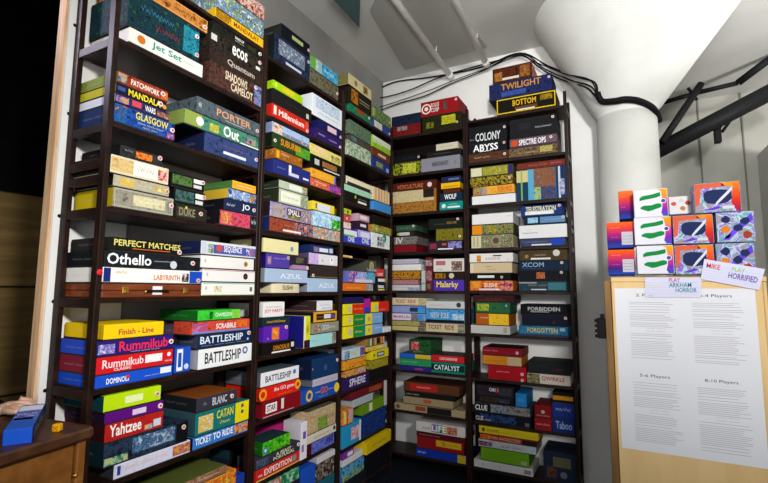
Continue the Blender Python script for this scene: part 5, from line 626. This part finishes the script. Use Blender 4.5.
# ---------------------------------------------------------------- the games
def game(i, unit, bay, lev, u0, u1, z0, z1, prot, D, base, dsl, label, o):
    rnd = random.Random(i); w = u1 - u0; h = z1 - z0 - .0006
    kind = o.get('kind', 'box')
    if unit == 'L': loc = (-1.61 + prot, (u0 + u1) / 2, z0 + .0002); rz = PI / 2
    else: loc = ((u0 + u1) / 2, 3.28 - prot, z0 + .0002); rz = 0
    mb = MB(); fr = None
    if kind == 'case':
        mb.box(-w/2, w/2, 0, D, 0, h * .485, game_wood, .003); mb.box(-w/2, w/2, 0, D, h * .515, h, game_wood, .003); mb.box(-w/2 + .003, w/2 - .003, .003, D - .003, .004, h - .004, black)
        ob = mb.build('wooden_game_case', loc=loc, rz=rz)
        for u in (-.3 * w, .31 * w):
            m2 = MB(); m2.box(u - .012, u + .012, -.004, .001, h * .3, h * .78, brass, .0015); m2.box(u - .006, u + .006, -.007, -.003, h * .38, h * .52, brass, .001); m2.build('latch', ob)
        for u in (-.115 * w, .11 * w):
            m2 = MB(); m2.tube([(u - .006, -.004, h * .42), (u + .006, -.004, h * .42)], .006, brass, 8); m2.build('handle_mount', ob)
        m2 = MB(); m2.tube([(-.115 * w, -.006, h * .42), (-.09 * w, -.012, h * .5), (.085 * w, -.012, h * .5), (.11 * w, -.006, h * .42)], .004, black, 8); m2.build('handle', ob)
        m2 = MB(); m2.box(-.045 * w, .05 * w, -.0025, 0, h * .2, h * .85, white); m2.build('paper_label', ob)['label'] = 'white paper label'
        tag(ob, label, 'board game')
        return ob
    b = plain(base); g = min(.0045, .08 * h)
    first = dsl.split(';')[0].split()
    if first[0] == 'a' and first[1:5] == ['0', '1', '0', '1']: b = art(first[5:])
    elif first[0] == 'r' and first[1:5] == ['0', '1', '0', '1']: b = plain(first[5])
    mats = {}
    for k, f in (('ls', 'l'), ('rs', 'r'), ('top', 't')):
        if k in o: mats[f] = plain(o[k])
    if kind == 'tin':
        n = 28; ring = [(-w/2 + w * .5 * (1 - math.cos(PI * k / n)), -abs(math.sin(PI * k / n)) ** .5 * .02 + .02) for k in range(n + 1)]
        back = [(w/2, D - .02), (w/2 - .02, D), (-w/2 + .02, D), (-w/2, D - .02)]
        out = ring + back; N = len(out)
        vs = [(x, y, z) for z in (0, h) for x, y in out]
        mb.mesh(vs, [(k, (k + 1) % N, N + (k + 1) % N, N + k) for k in range(N)] + [tuple(range(N))[::-1], tuple(range(N, 2 * N))], b)
        F = Face(mb, (-w/2, -.0002, 0), (1, 0, 0), (0, 0, 1), (0, -1, 0), w, h)
        F.k = 1; F.rect(.3, .7, .1, .9, plain('e4d8b4')); F.text('SUSHI', .32, .68, .3, .8, plain('d06848'))
        return tag(mb.build('game_tin', loc=loc, rz=rz), label, 'board game')
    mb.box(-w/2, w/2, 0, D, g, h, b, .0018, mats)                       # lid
    mb.box(-w/2 + .0015, w/2 - .0015, .0015, D - .0015, 0, g + .001, plain('2a2826'))   # tray edge under the lid
    e = .0018; F = Face(mb, (-w/2 + e, 0, g + e), (1, 0, 0), (0, 0, 1), (0, -1, 0), w - 2 * e, h - g - 2 * e)
    st = F.draw(dsl, rnd)
    if 'ls' in o and w > .1 and h > .03:                                # printing on the short side
        S = Face(mb, (-w/2, D - e, g + e), (0, -1, 0), (0, 0, 1), (-1, 0, 0), D - 2 * e, h - g - 2 * e); S.k = 1
        c = o['ls']; lc = ''.join('%02x' % min(255, int(int(c[q:q+2], 16) * .6 + 80)) for q in (0, 2, 4))
        S.words(.2, .75, .35, .62, plain(lc), 2, rnd)
    ob = mb.build('game_box', loc=loc, rz=rz)
    tag(ob, label, 'board game')
    for (u, v) in st:
        m2 = MB(); r = min(.0095, .36 * h); x = -w/2 + max(r / w + .01, min(1 - r / w - .01, u)) * w; z = max(g + r + .001, min(h - r - .001, v * h))
        red = rnd.random() < .6
        for q, (rr, yy, mm) in enumerate(((r, 0.0, plain('e8e4e0' if red else 'd8c8c0')), (r * .6, .0003, plain('d84040' if red else 'c86060')))):
            ring = [(x + rr * math.cos(2 * PI * k / 14), -.0045 - yy, z + rr * math.sin(2 * PI * k / 14)) for k in range(14)]
            m2.poly(ring, mm)
            if q == 0: m2.mesh([p for p in ring] + [(p[0], -.0002, p[2]) for p in ring], [(k, k + 14, (k + 1) % 14 + 14, (k + 1) % 14) for k in range(14)], mm)
        m2.build('price_sticker', ob)
    return ob
ORD = ['top', 'second', 'third', 'fourth', 'fifth', 'sixth', 'seventh', 'eighth', 'bottom']
CASE = {'L1': 'leftmost', 'L2': 'second', 'L3': 'third', 'B1': 'fourth', 'B2': 'rightmost'}
for i, r in enumerate(BOXES):
    ob = game(i, *r); ob['group'] = 'board games on the %s shelf of the %s bookcase' % (ORD[r[2]], CASE[r[0] + str(r[1])])
# ---------------------------------------------------------------- cabinet with the player lists
cab = empty('cabinet', (.185, 2.0, 0)); tag(cab, 'tall tan wooden cabinet in front of the column with paper lists on it', 'cabinet')
CT = 1.404; X0, X1 = -.043 - .185, .424 - .185
mb = MB(); mb.box(X0, X1, 0, .018, .06, CT - .018, tan_board, .002); mb.build('front_panel', cab)
mb = MB(); mb.box(X0 - .026, X0 - .002, .004, .38, 0, CT - .012, brown_side, .002); mb.build('side_panel', cab)
mb = MB(); mb.box(X1 + .001, X1 + .012, .004, .38, 0, CT - .018, tan_board, .002); mb.build('side_panel', cab)
mb = MB(); mb.box(X0 - .001, X1 + .012, -.002, .385, CT - .018, CT, tan_board, .002); mb.build('top', cab)
mb = MB(); mb.box(X0, X1, .36, .375, .02, CT - .018, brown_side); mb.build('back_panel', cab)
mb = MB(); mb.box(X0 + .01, X1 - .01, .03, .36, .02, .06, brown_side); mb.build('plinth', cab)
mb = MB()
mb.box(X0 - .058, X0 - .026, .01, .03, 1.165, 1.245, black, .003)
for k in range(4): mb.box(X0 - .066, X0 - .05, .004, .034, 1.168 + k * .02, 1.18 + k * .02, black, .002)
mb.box(X0 - .046, X0 - .03, .008, .034, 1.245, 1.26, black, .002); mb.build('hinge', cab)['label'] = 'black metal hinge'
mb = MB(); mb.tube([(X1 + .012, .03, 1.250), (X1 + .03, .03, 1.252)], .006, brass, 10); mb.box(X1 + .026, X1 + .06, .024, .036, 1.238, 1.258, brass, .004); mb.build('latch', cab)['label'] = 'gold coloured latch'
# four sheets of lists
grey_ink = plain('a4a4a8', .8); ink = plain('3a3a3e', .8); paper_m = plain('d4d5d9', .8)
heads = [('2 Players', 'upper left'), ('3-4 Players', 'upper right'), ('5-6 Players', 'lower left'), ('8-10 Players', 'lower right')]
for i, (hd, where) in enumerate(heads):
    cx = -.033 + .2165 * (i % 2); top = 1.362 - .298 * (i // 2); w, h = .218, .2985
    mb = MB(); y = 1.9988 - .0006 * (i % 2) - .0003 * (i // 2)
    mb.box(cx, cx + w, y, y + .0004, top - h, top, paper_m)
    F = Face(mb, (cx, y, top - h), (1, 0, 0), (0, 0, 1), (0, -1, 0), w, h); F.k = 1
    rnd = random.Random(40 + i); u0 = .25 if i % 2 == 0 else .18
    F.text(hd, u0 + .08, u0 + .52, .885, .932, plain('1c1c20', .8), .0); F.words(u0 + .2, u0 + .42, .86, .868, grey_ink, 2, rnd)
    v = .82
    while v > .1:
        if abs(v - .48) < .02: F.words(u0 + .2, u0 + .5, v, v + .009, ink, 2, rnd); v -= .035; continue
        F.rect(u0 - .03, u0 + rnd.uniform(.5, .66), v, v + .006, grey_ink); v -= rnd.choice((.022, .022, .034))
    tag(mb.build('paper_list'), 'white paper list headed %s, %s sheet on the tan cabinet' % (hd, where), 'paper', 'player lists on the cabinet')
# handwritten cards
def card(quad, y, label, rows):
    mb = MB(); q = [Vector((p[0], y, p[2])) for p in quad]   # bl br tr tl
    U = (q[1] - q[0]); V = (q[3] - q[0]); n = Vector((0, -1, 0)); m = plain('c9c9dc', .8)
    mb.poly(q, m); mb.poly([p - n * .0006 for p in q][::-1], m)
    for k in range(4): a, b = q[k], q[(k + 1) % 4]; mb.poly([a, a - n * .0006, b - n * .0006, b], m)
    F = Face(mb, q[0], U.normalized(), V.normalized(), n, U.length, V.length)
    for v in (.12, .24, .36, .48, .60, .72): F.k = 1; F.rect(.03, .97, v, v + .012, plain('a8acc8', .8))
    F.k = 3
    for t, u0, u1, v0, v1, c in rows:
        if t: F.text(t, u0, u1, v0, v1, plain(c), .012)
        else: F.words(u0, u1, v0, v1, plain(c), 1, random.Random(3))
    tag(mb.build('note_card'), label, 'card')
zz = 1.35
card([(.070, 0, zz - .021), (.2445, 0, zz - .020), (.2505, 0, zz + .050), (.073, 0, zz + .053)], 1.9945, 'white lined note card with purple and teal marker words, lying level', [('PLAY', .44, .64, .76, .95, 'b0307c'), ('ARKHAM', .44, .84, .5, .72, '1c7c8c'), ('HORROR', .56, .93, .24, .46, '1c7c8c'), ('', .07, .3, .5, .64, 'd8d088'), ('', .07, .14, .04, .1, '383c60')])
card([(.247, 0, zz + .046), (.411, 0, zz + .007), (.432, 0, zz + .079), (.262, 0, zz + .118)], 1.992, 'white note card with red and purple marker words, tilted down to right', [('MIKE', .06, .3, .6, .84, 'c83440'), ('PLAY', .5, .72, .66, .86, '8cb85c'), ('HORRIFIED', .46, .95, .3, .58, '5c3c9c')])
# party boxes on the cabinet
def grad(name, cols, axis):
    m, nt, b = bsdf_mat(name); tc = nt.nodes.new('ShaderNodeTexCoord'); sp = nt.nodes.new('ShaderNodeSeparateXYZ'); nt.links.new(tc.outputs['Object'], sp.inputs[0])
    mr = nt.nodes.new('ShaderNodeMapRange'); mr.inputs['From Min'].default_value = 0; mr.inputs['From Max'].default_value = .11
    nt.links.new(sp.outputs[axis], mr.inputs['Value']); r = ramp(nt, cols)
    for i, e in enumerate(r.color_ramp.elements): e.position = i / (len(cols) - 1)
    nt.links.new(mr.outputs[0], r.inputs['Fac']); nt.links.new(r.outputs['Color'], b.inputs['Base Color']); b.inputs['Roughness'].default_value = .6; b.inputs['Specular IOR Level'].default_value = .08
    return m
rainbow = grad('sunset_print', ['103c98', '341468', '9c1464', 'd03c18', 'e0661c'], 'Z')
rainbow2 = grad('sunset_edge', ['1c48b8', '7420a0', 'c03080', 'e88818', 'f09c10'], 'Z')
def shiny_mat():
    m, nt, b = bsdf_mat('holographic_foil'); tc = nt.nodes.new('ShaderNodeTexCoord'); oi = nt.nodes.new('ShaderNodeObjectInfo')
    ad = nt.nodes.new('ShaderNodeVectorMath'); ad.operation = 'ADD'; nt.links.new(tc.outputs['Object'], ad.inputs[0]); nt.links.new(oi.outputs['Location'], ad.inputs[1])
    nz = nt.nodes.new('ShaderNodeTexNoise'); nz.inputs['Scale'].default_value = 16; nz.inputs['Distortion'].default_value = 2.2; nz.inputs['Detail'].default_value = 1
    nt.links.new(ad.outputs[0], nz.inputs['Vector']); r = ramp(nt, ['5c8c88', '9c9cac', '6c48b8', 'bcbccc', '409c9c', 'a07088', '8c8890'])
    nt.links.new(nz.outputs['Fac'], r.inputs['Fac']); nt.links.new(r.outputs['Color'], b.inputs['Base Color']); b.inputs['Roughness'].default_value = .5; b.inputs['Specular IOR Level'].default_value = .1
    return m
foil = shiny_mat()
def blob(F, u, v, ru, rv, m, rnd, n=18, sharp=False):
    pts = [F.pt(u + ru * math.cos(2 * PI * k / n) * rnd.uniform(.8, 1.1), v + rv * math.sin(2 * PI * k / n) * rnd.uniform(.75, 1.15)) for k in range(n)]
    F.mb.poly(pts, m)
PLB = ['orange to blue party box with grey label, upper of left column', 'orange to blue party box with grey label, bottom of left column', 'orange to blue party box standing highest in left column',
       'white party box with green brush marks, topmost of its column', 'white party box with green brush marks, middle of its column', 'white party box with green brush marks, bottom of its column',
       'white party box with red and brown spots, set behind the others', 'holographic party box with dark picture, topmost and largest', 'holographic party box with dark picture, upper beside the white column of boxes', 'holographic party box with dark picture, lower beside the white boxes',
       'holographic party box with blue spots, upper of right column', 'holographic party box with blue spots, bottom of right column']
def party(i, kind, x0, x1, z0, z1, Y):
    rnd = random.Random(70 + i); w = x1 - x0; h = z1 - z0 - .0006; D = .12 if kind != 'spots' else .1
    loc = ((x0 + x1) / 2, Y, z0); mb = MB()
    base = {'gradient': rainbow, 'white': plain('cfcfd6', .6), 'spots': plain('d0d0d0', .6)}.get(kind, foil)
    mats = {'r': rainbow2} if kind == 'white' else {}
    mb.box(-w/2, w/2, 0, D, 0, h, base, .002, mats)
    F = Face(mb, (-w/2 + .002, 0, .002), (1, 0, 0), (0, 0, 1), (0, -1, 0), w - .004, h - .004); F.k = 1
    navy = plain('1c2850', .6); green = plain('0c7c38', .6)
    if kind == 'gradient':
        if i < 2: F.rect(.55, .98, .1, .62, plain('b0aeb4')); F.k = 2; [F.rect(.58, .95, v, v + .02, plain('84848c')) for v in (.2, .32, .44)]
        F.k = 2; F.words(.12, .5, .78, .82, plain('f0b0c0'), 2, rnd); F.words(.14, .42, .4, .43, plain('d0a0e0'), 2, rnd); F.words(.62, .86, .8, .9, plain('e05070'), 1, rnd)
    elif kind == 'white':
        pts = [(.72, 1), (.82, .93), (.86, .6), (.84, .3), (.8, .12), (.86, 0), (1, 0), (1, 1)]
        mb.poly([F.pt(*p) for p in pts], rainbow2)
        F.k = 2
        strokes = ([(.16, .6, .7), (.24, .62, .78), (.4, .65, .8), (.56, .67, .82), (.7, .7, .86), (.8, .74, .88)],
                   [(.18, .3, .36), (.28, .26, .42), (.4, .2, .42), (.52, .22, .42), (.64, .27, .46), (.74, .3, .48), (.82, .34, .44)])
        for st in strokes:
            for (u, a0, a1), (w2, b0, b1) in zip(st, st[1:]): mb.poly([F.pt(u, a0), F.pt(w2, b0), F.pt(w2, b1), F.pt(u, a1)], green)
        F.words(.3, .62, .52, .55, plain('b8b8c0'), 2, rnd); F.words(.28, .6, .1, .13, plain('c0c0c8'), 2, rnd)
        F.disc(.88, .56, .09, plain('e0e0ea')); F.k = 3; F.disc(.88, .56, .07, plain('404890'))
    elif kind == 'spots':
        for (u, v, c) in ((.2, .6, 'c05038'), (.55, .75, 'c0c0c0'), (.6, .3, 'b07830'), (.85, .6, 'b04838')): blob(F, u, v, .13, .14, plain(c), rnd)
    elif kind == 'shiny':
        for q in (((.86, 1), (.84, .7), (1, .7), (1, 1)), ((.84, .7), (.8, .3), (1, .3), (1, .7)), ((.8, .3), (.9, 0), (1, 0), (1, .3))): mb.poly([F.pt(*p) for p in q], grad_red)
        for q in (((0, 1), (0, .82), (.7, .86), (.6, 1)), ((0, .82), (0, .2), (.1, .3), (.14, .82))): mb.poly([F.pt(*p) for p in q], plain('c8583c'))
        mb.poly([F.pt(*p) for p in ((.6, 1), (.62, .88), (.85, .86), (.86, 1))], plain('d88418'))
        F.k = 2
        nav = [(.2, .42, .66), (.28, .3, .74), (.42, .27, .77), (.58, .27, .76), (.72, .3, .74), (.82, .42, .66)]
        for (u, a0, a1), (w2, b0, b1) in zip(nav, nav[1:]): mb.poly([F.pt(u, a0), F.pt(w2, b0), F.pt(w2, b1), F.pt(u, a1)], navy)
        F.k = 3
        gl = [(.46, .22, .3), (.56, .34, .46), (.68, .5, .62), (.78, .64, .76), (.84, .76, .84)]
        for (u, a0, a1), (w2, b0, b1) in zip(gl, gl[1:]): mb.poly([F.pt(u, a0), F.pt(w2, b0), F.pt(w2, b1), F.pt(u, a1)], plain('c8c8d8'))
        F.rect(.6, .86, .08, .18, plain('c0c0cc'))
        mb.poly([F.pt(*p) for p in ((.18, .06), (.4, .06), (.58, .13), (.5, .2))], plain('5a38b8'))
    else:
        mb.poly([F.pt(*p) for p in ((.12, .06), (.3, .05), (.6, .38), (.55, .58))], plain('6c44cc')); mb.poly([F.pt(*p) for p in ((.55, .58), (.6, .38), (.98, .72), (.95, .95))], plain('5a3cc4'))
        mb.poly([F.pt(*p) for p in ((.06, .1), (.3, .12), (.4, .3))], plain('38b0b8'))
        F.k = 2
        for (u, v, c) in ((.24, .76, '1c2850'), (.76, .7, '1c2850'), (.56, .46, '1c2850'), (.22, .42, 'c8741c'), (.8, .22, '90381c')): blob(F, u, v, .13, .13, plain(c), rnd)
    tag(mb.build('party_box', loc=loc), PLB[i], 'box', 'party boxes on the cabinet')
grad_red = grad('red_orange_foil', ['901040', 'c02018', 'd85014', 'e07818'], 'Z')
for i, p in enumerate(PARTY): party(i, *p)
# ---------------------------------------------------------------- desk, dice, card box
desk = empty('desk', (DX, DY, 0), DR); tag(desk, 'brown wooden counter desk at lower left in front of the bookcase', 'desk')
# local: x runs from the visible end (0) back towards the camera (-), y from front (0) to back (+)
L, W, H = 1.15, .37, .93
mb = MB(); n = 10; r = .028
out = [(-L, -.015), (-r + .015, -.015)] + [(-r + .015 + r * math.sin(PI / 2 * k / n), -.015 + r - r * math.cos(PI / 2 * k / n)) for k in range(1, n)] + [(.015, r - .015), (.015, W), (-L, W)]
N = len(out); vs = []
for z, ins in ((H - .032, .004), (H - .026, 0), (H - .006, 0), (H, .005)):
    cx = -L / 2; cy = W / 2
    vs += [(x + (ins if x < cx else -ins), y + (ins if y < cy else -ins), z) for x, y in out]
fs = [(k * N + i, k * N + (i + 1) % N, (k + 1) * N + (i + 1) % N, (k + 1) * N + i) for k in range(3) for i in range(N)] + [tuple(range(N))[::-1], tuple(3 * N + i for i in range(N))]
mb.mesh(vs, fs, desktop); mb.build('desk_top', desk)
mb = MB(); mb.box(-L + .02, -.036, .012, .03, .08, H - .04, oak, .002); mb.build('front_panel', desk)
mb = MB(); mb.box(-.031, -.004, .002, .05, 0, H - .032, oak, .004); mb.build('corner_post', desk)
mb = MB(); mb.box(-.03, -.008, .05, W - .01, .02, H - .032, oak, .002); mb.build('end_panel', desk)
mb = MB(); mb.box(-L + .005, -L + .03, .012, W - .01, 0, H - .032, oak, .002); mb.build('end_panel', desk)
mb = MB(); mb.box(-L + .03, -.03, W - .03, W - .012, .02, H - .032, oak); mb.build('back_panel', desk)
mb = MB(); mb.tube([(-.034, .012, .80), (-.034, -.004, .80)], .005, brass, 10); mb.build('knob', desk)
a = Vector((-1.461, .673, 0)); b = Vector((-1.722, .831, 0)); d = (b - a).normalized(); ang = math.atan2(d.y, d.x) - PI / 2
LN = (b - a).length; mb = MB(); hh = .041; ww = .064
mb.box(-ww/2, ww/2, 0, LN, 0, hh, plain('1c50c0'), .0015, {'t': plain('2c5cc0'), 'r': plain('1a2a58')})
T = Face(mb, (-ww/2, 0, hh), (1, 0, 0), (0, 1, 0), (0, 0, 1), ww, LN); T.k = 1
rnd = random.Random(5); T.rect(.04, .96, .72, .95, plain('e4e4ec')); T.rect(.04, .96, .3, .7, art(['5c78c8', '2c4ca8', 'a8b0d8'])); T.rect(.1, .8, .34, .42, plain('d8d878')); T.k = 2; T.words(.1, .9, .5, .66, plain('c0a8d8'), 2, rnd)
S = Face(mb, (ww/2, 0, 0), (0, 1, 0), (0, 0, 1), (1, 0, 0), LN, hh); S.k = 1; S.rect(.1, .9, .15, .85, art(['1c2c60', '8a8458', '14204a'])); S.k = 2; S.words(.2, .7, .4, .6, plain('a8a888'), 2, rnd)
tag(mb.build('card_box', loc=(a.x, a.y, H + .0003), rz=ang), 'long blue card box with white band lying on the desk', 'box')
mb = MB(); mb.box(-.011, .011, -.011, .011, 0, .022, plain('e0a010', .35), .003)
for k in range(6): x, z = ((-.005, .006), (.005, .016), (.005, .006), (-.005, .016), (0, .011), (0, .011))[k]; mb.poly([(x + .002 * math.cos(t * PI / 4), -.0112, z + .002 * math.sin(t * PI / 4)) for t in range(8)], plain('a05010'))
tag(mb.build('dice', loc=(DICE[0], DICE[1], H + .0003), rz=.6), 'small yellow cube lying on the desk beside the blue box', 'dice')
# ---------------------------------------------------------------- the person whose hand is on the card box
def skin_person():
    V = []; R = []; E = []
    def add(p, r, par=None):
        V.append(p); R.append(r)
        if par is not None: E.append((par, len(V) - 1))
        return len(V) - 1
    px, py = -2.36, .30
    pel = add((px, py, .95), (.15, .12)); wa = add((px, py, 1.10), (.135, .11), pel); ch = add((px + .01, py, 1.32), (.16, .12), wa)
    nk = add((px + .02, py + .01, 1.47), (.06, .06), ch); hd0 = add((px + .03, py + .02, 1.56), (.078, .085), nk); hd1 = add((px + .03, py + .02, 1.66), (.085, .09), hd0); add((px + .03, py + .02, 1.73), (.05, .055), hd1)
    add((px + .10, py + .07, 1.60), (.014, .014), hd0)
    for s in (-1, 1):
        k0 = add((px + .06 * s, py - .07 * s, .82), (.095, .095), pel); k1 = add((px + .07 * s, py - .08 * s, .48), (.065, .065), k0); k2 = add((px + .07 * s, py - .08 * s, .09), (.042, .042), k1); add((px + .07 * s + .12, py - .08 * s + .08, .04), (.035, .035), k2)
    # left arm hangs, right arm reaches to the box
    s0 = add((px - .13, py - .10, 1.38), (.06, .06), ch); e0 = add((px - .16, py - .12, 1.10), (.045, .045), s0); w0 = add((px - .12, py - .10, .86), (.03, .03), e0); h0 = add((px - .10, py - .09, .77), (.035, .02), w0); add((px - .09, py - .08, .70), (.02, .012), h0)
    s1 = add((px + .14, py + .12, 1.38), (.06, .06), ch); e1 = add((px + .22, py + .22, 1.12), (.045, .045), s1)
    wr = add(HAND['wrist'], (.024, .020), e1); pa = add(HAND['palm'], (.026, .019), wr)
    for k in range(4):
        f0 = add(HAND['knuckle'][k], (.0115, .0105), pa); f1 = add(HAND['mid'][k], (.0095, .009), f0); add(HAND['tip'][k], (.0075, .007), f1)
    t0 = add(HAND['thumb'][0], (.0125, .0115), pa); t1 = add(HAND['thumb'][1], (.010, .0095), t0); add(HAND['thumb'][2], (.0085, .008), t1)
    me = bpy.data.meshes.new('person'); me.from_pydata(V, E, []); o = bpy.data.objects.new('person', me); C.objects.link(o)
    md = o.modifiers.new('Skin', 'SKIN'); md.use_smooth_shade = True
    sv = me.skin_vertices[0].data
    for i, r in enumerate(R): sv[i].radius = r; sv[i].use_root = (i == 0)
    ss = o.modifiers.new('Subdivision', 'SUBSURF'); ss.levels = 2; ss.render_levels = 2
    me.materials.append(surf('skin', ['c79b80', 'd0a68b', 'd8b096'], 30, .55)); return o, (px, py)
per, (px, py) = skin_person()
tag(per, 'person in a black sleeve reaching in from the left to the blue card box', 'person')
cloth = surf('black_cloth', ['0c0c0e', '121214', '18181b'], 60, .9, spec=.1)
wv = Vector(HAND['wrist']); ev = Vector((px + .22, py + .22, 1.12)); pv = Vector(HAND['palm'])
cuff = wv + (pv - wv) * .30
mb = MB(); mb.tube([(px + .14, py + .12, 1.40), (px + .17, py + .15, 1.30), tuple(ev + Vector((-.005, -.01, .03))), tuple(ev + Vector((.02, .02, -.02))), tuple(ev.lerp(wv, .6)), tuple(wv), tuple(cuff)], [.078, .075, .062, .06, .048, .04, .037], cloth, 18); mb.build('sleeve', per)
mb = MB(); mb.tube([(px - .13, py - .10, 1.40), (px - .155, py - .12, 1.22), (px - .16, py - .12, 1.10), (px - .125, py - .10, .88)], [.078, .07, .06, .042], cloth, 18); mb.build('sleeve', per)
mb = MB(); vs = []; fs = []; n = 24; lv = [(.82, .20, .17), (.92, .19, .16), (1.05, .17, .14), (1.2, .18, .145), (1.33, .20, .15), (1.40, .175, .125), (1.455, .085, .08)]
for z, rx, ry in lv: vs += [(px + .01 + rx * math.cos(2*PI*k/n) * .75 - ry * math.sin(2*PI*k/n) * .66, py + rx * math.cos(2*PI*k/n) * .66 + ry * math.sin(2*PI*k/n) * .75, z) for k in range(n)]
for i in range(len(lv) - 1): fs += [(i*n+k, i*n+(k+1) % n, (i+1)*n+(k+1) % n, (i+1)*n+k) for k in range(n)]
mb.mesh(vs, fs, cloth, True); mb.build('shirt', per)
mb = MB()
for s in (-1, 1): mb.tube([(px + .05 * s, py - .06 * s, .95), (px + .06 * s, py - .07 * s, .82), (px + .07 * s, py - .08 * s, .48), (px + .07 * s, py - .08 * s, .08)], [.125, .115, .085, .07], plain('22242c', .9), 18)
mb.build('trousers', per)
mb = MB(); mb.lathe([(.098, 0), (.11, .05), (.10, .1), (.06, .14), (0, .155)], plain('2a1c14', .8), 0, 0, 24); mb.build('hair', per, (px + .015, py + .005, 1.635))
mb = MB()
for s in (-1, 1):
    mb.lathe([(0, -.008), (.008, 0), (0, .008)], white, px + .085 - .03 * s, py + .06 + .03 * s, 10)
mb.v = [(x, y, z + 1.635) for x, y, z in mb.v]; mb.build('eyes', per)
# ---------------------------------------------------------------- light
def area(name, loc, target, size, power, col, spread=PI):
    l = bpy.data.lights.new(name, 'AREA'); l.shape = 'RECTANGLE'; l.size, l.size_y = size; l.energy = power; l.color = col; l.spread = spread
    o = bpy.data.objects.new(name, l); C.objects.link(o); o.location = loc
    o.rotation_euler = (Vector(target) - Vector(loc)).to_track_quat('-Z', 'Y').to_euler(); return o
def spot(name, loc, target, ang, blend, power, col, rad=.12):
    l = bpy.data.lights.new(name, 'SPOT'); l.spot_size = math.radians(ang); l.spot_blend = blend; l.energy = power; l.color = col; l.shadow_soft_size = rad
    o = bpy.data.objects.new(name, l); C.objects.link(o); o.location = loc
    o.rotation_euler = (Vector(target) - Vector(loc)).to_track_quat('-Z', 'Y').to_euler(); return o
LIGHTS()
w = bpy.data.worlds.new('World'); bpy.context.scene.world = w; w.use_nodes = True
w.node_tree.nodes['Background'].inputs['Color'].default_value = (.9, .95, 1, 1); w.node_tree.nodes['Background'].inputs['Strength'].default_value = .5
# ---------------------------------------------------------------- camera
cd = bpy.data.cameras.new('camera'); cam = bpy.data.objects.new('camera', cd); C.objects.link(cam)
f, yaw, pitch, roll = CAM
cd.sensor_width = 36; cd.lens = 36 * f / 768; cd.clip_start = .02
cy, sy, cp, sp = math.cos(yaw), math.sin(yaw), math.cos(pitch), math.sin(pitch)
fw = Vector((-sy * cp, cy * cp, sp)); ri = Vector((cy, sy, 0)); up = ri.cross(fw)
r2 = ri * math.cos(roll) + up * math.sin(roll); u2 = up * math.cos(roll) - ri * math.sin(roll)
cam.matrix_world = Matrix(((r2.x, u2.x, -fw.x, 0), (r2.y, u2.y, -fw.y, 0), (r2.z, u2.z, -fw.z, 1.35), (0, 0, 0, 1)))
sc = bpy.context.scene; sc.camera = cam
sc.view_settings.view_transform = 'Standard'; sc.view_settings.look = 'None'; sc.view_settings.gamma = 1; sc.view_settings.exposure = EXPO; sc.view_settings.use_curve_mapping = False
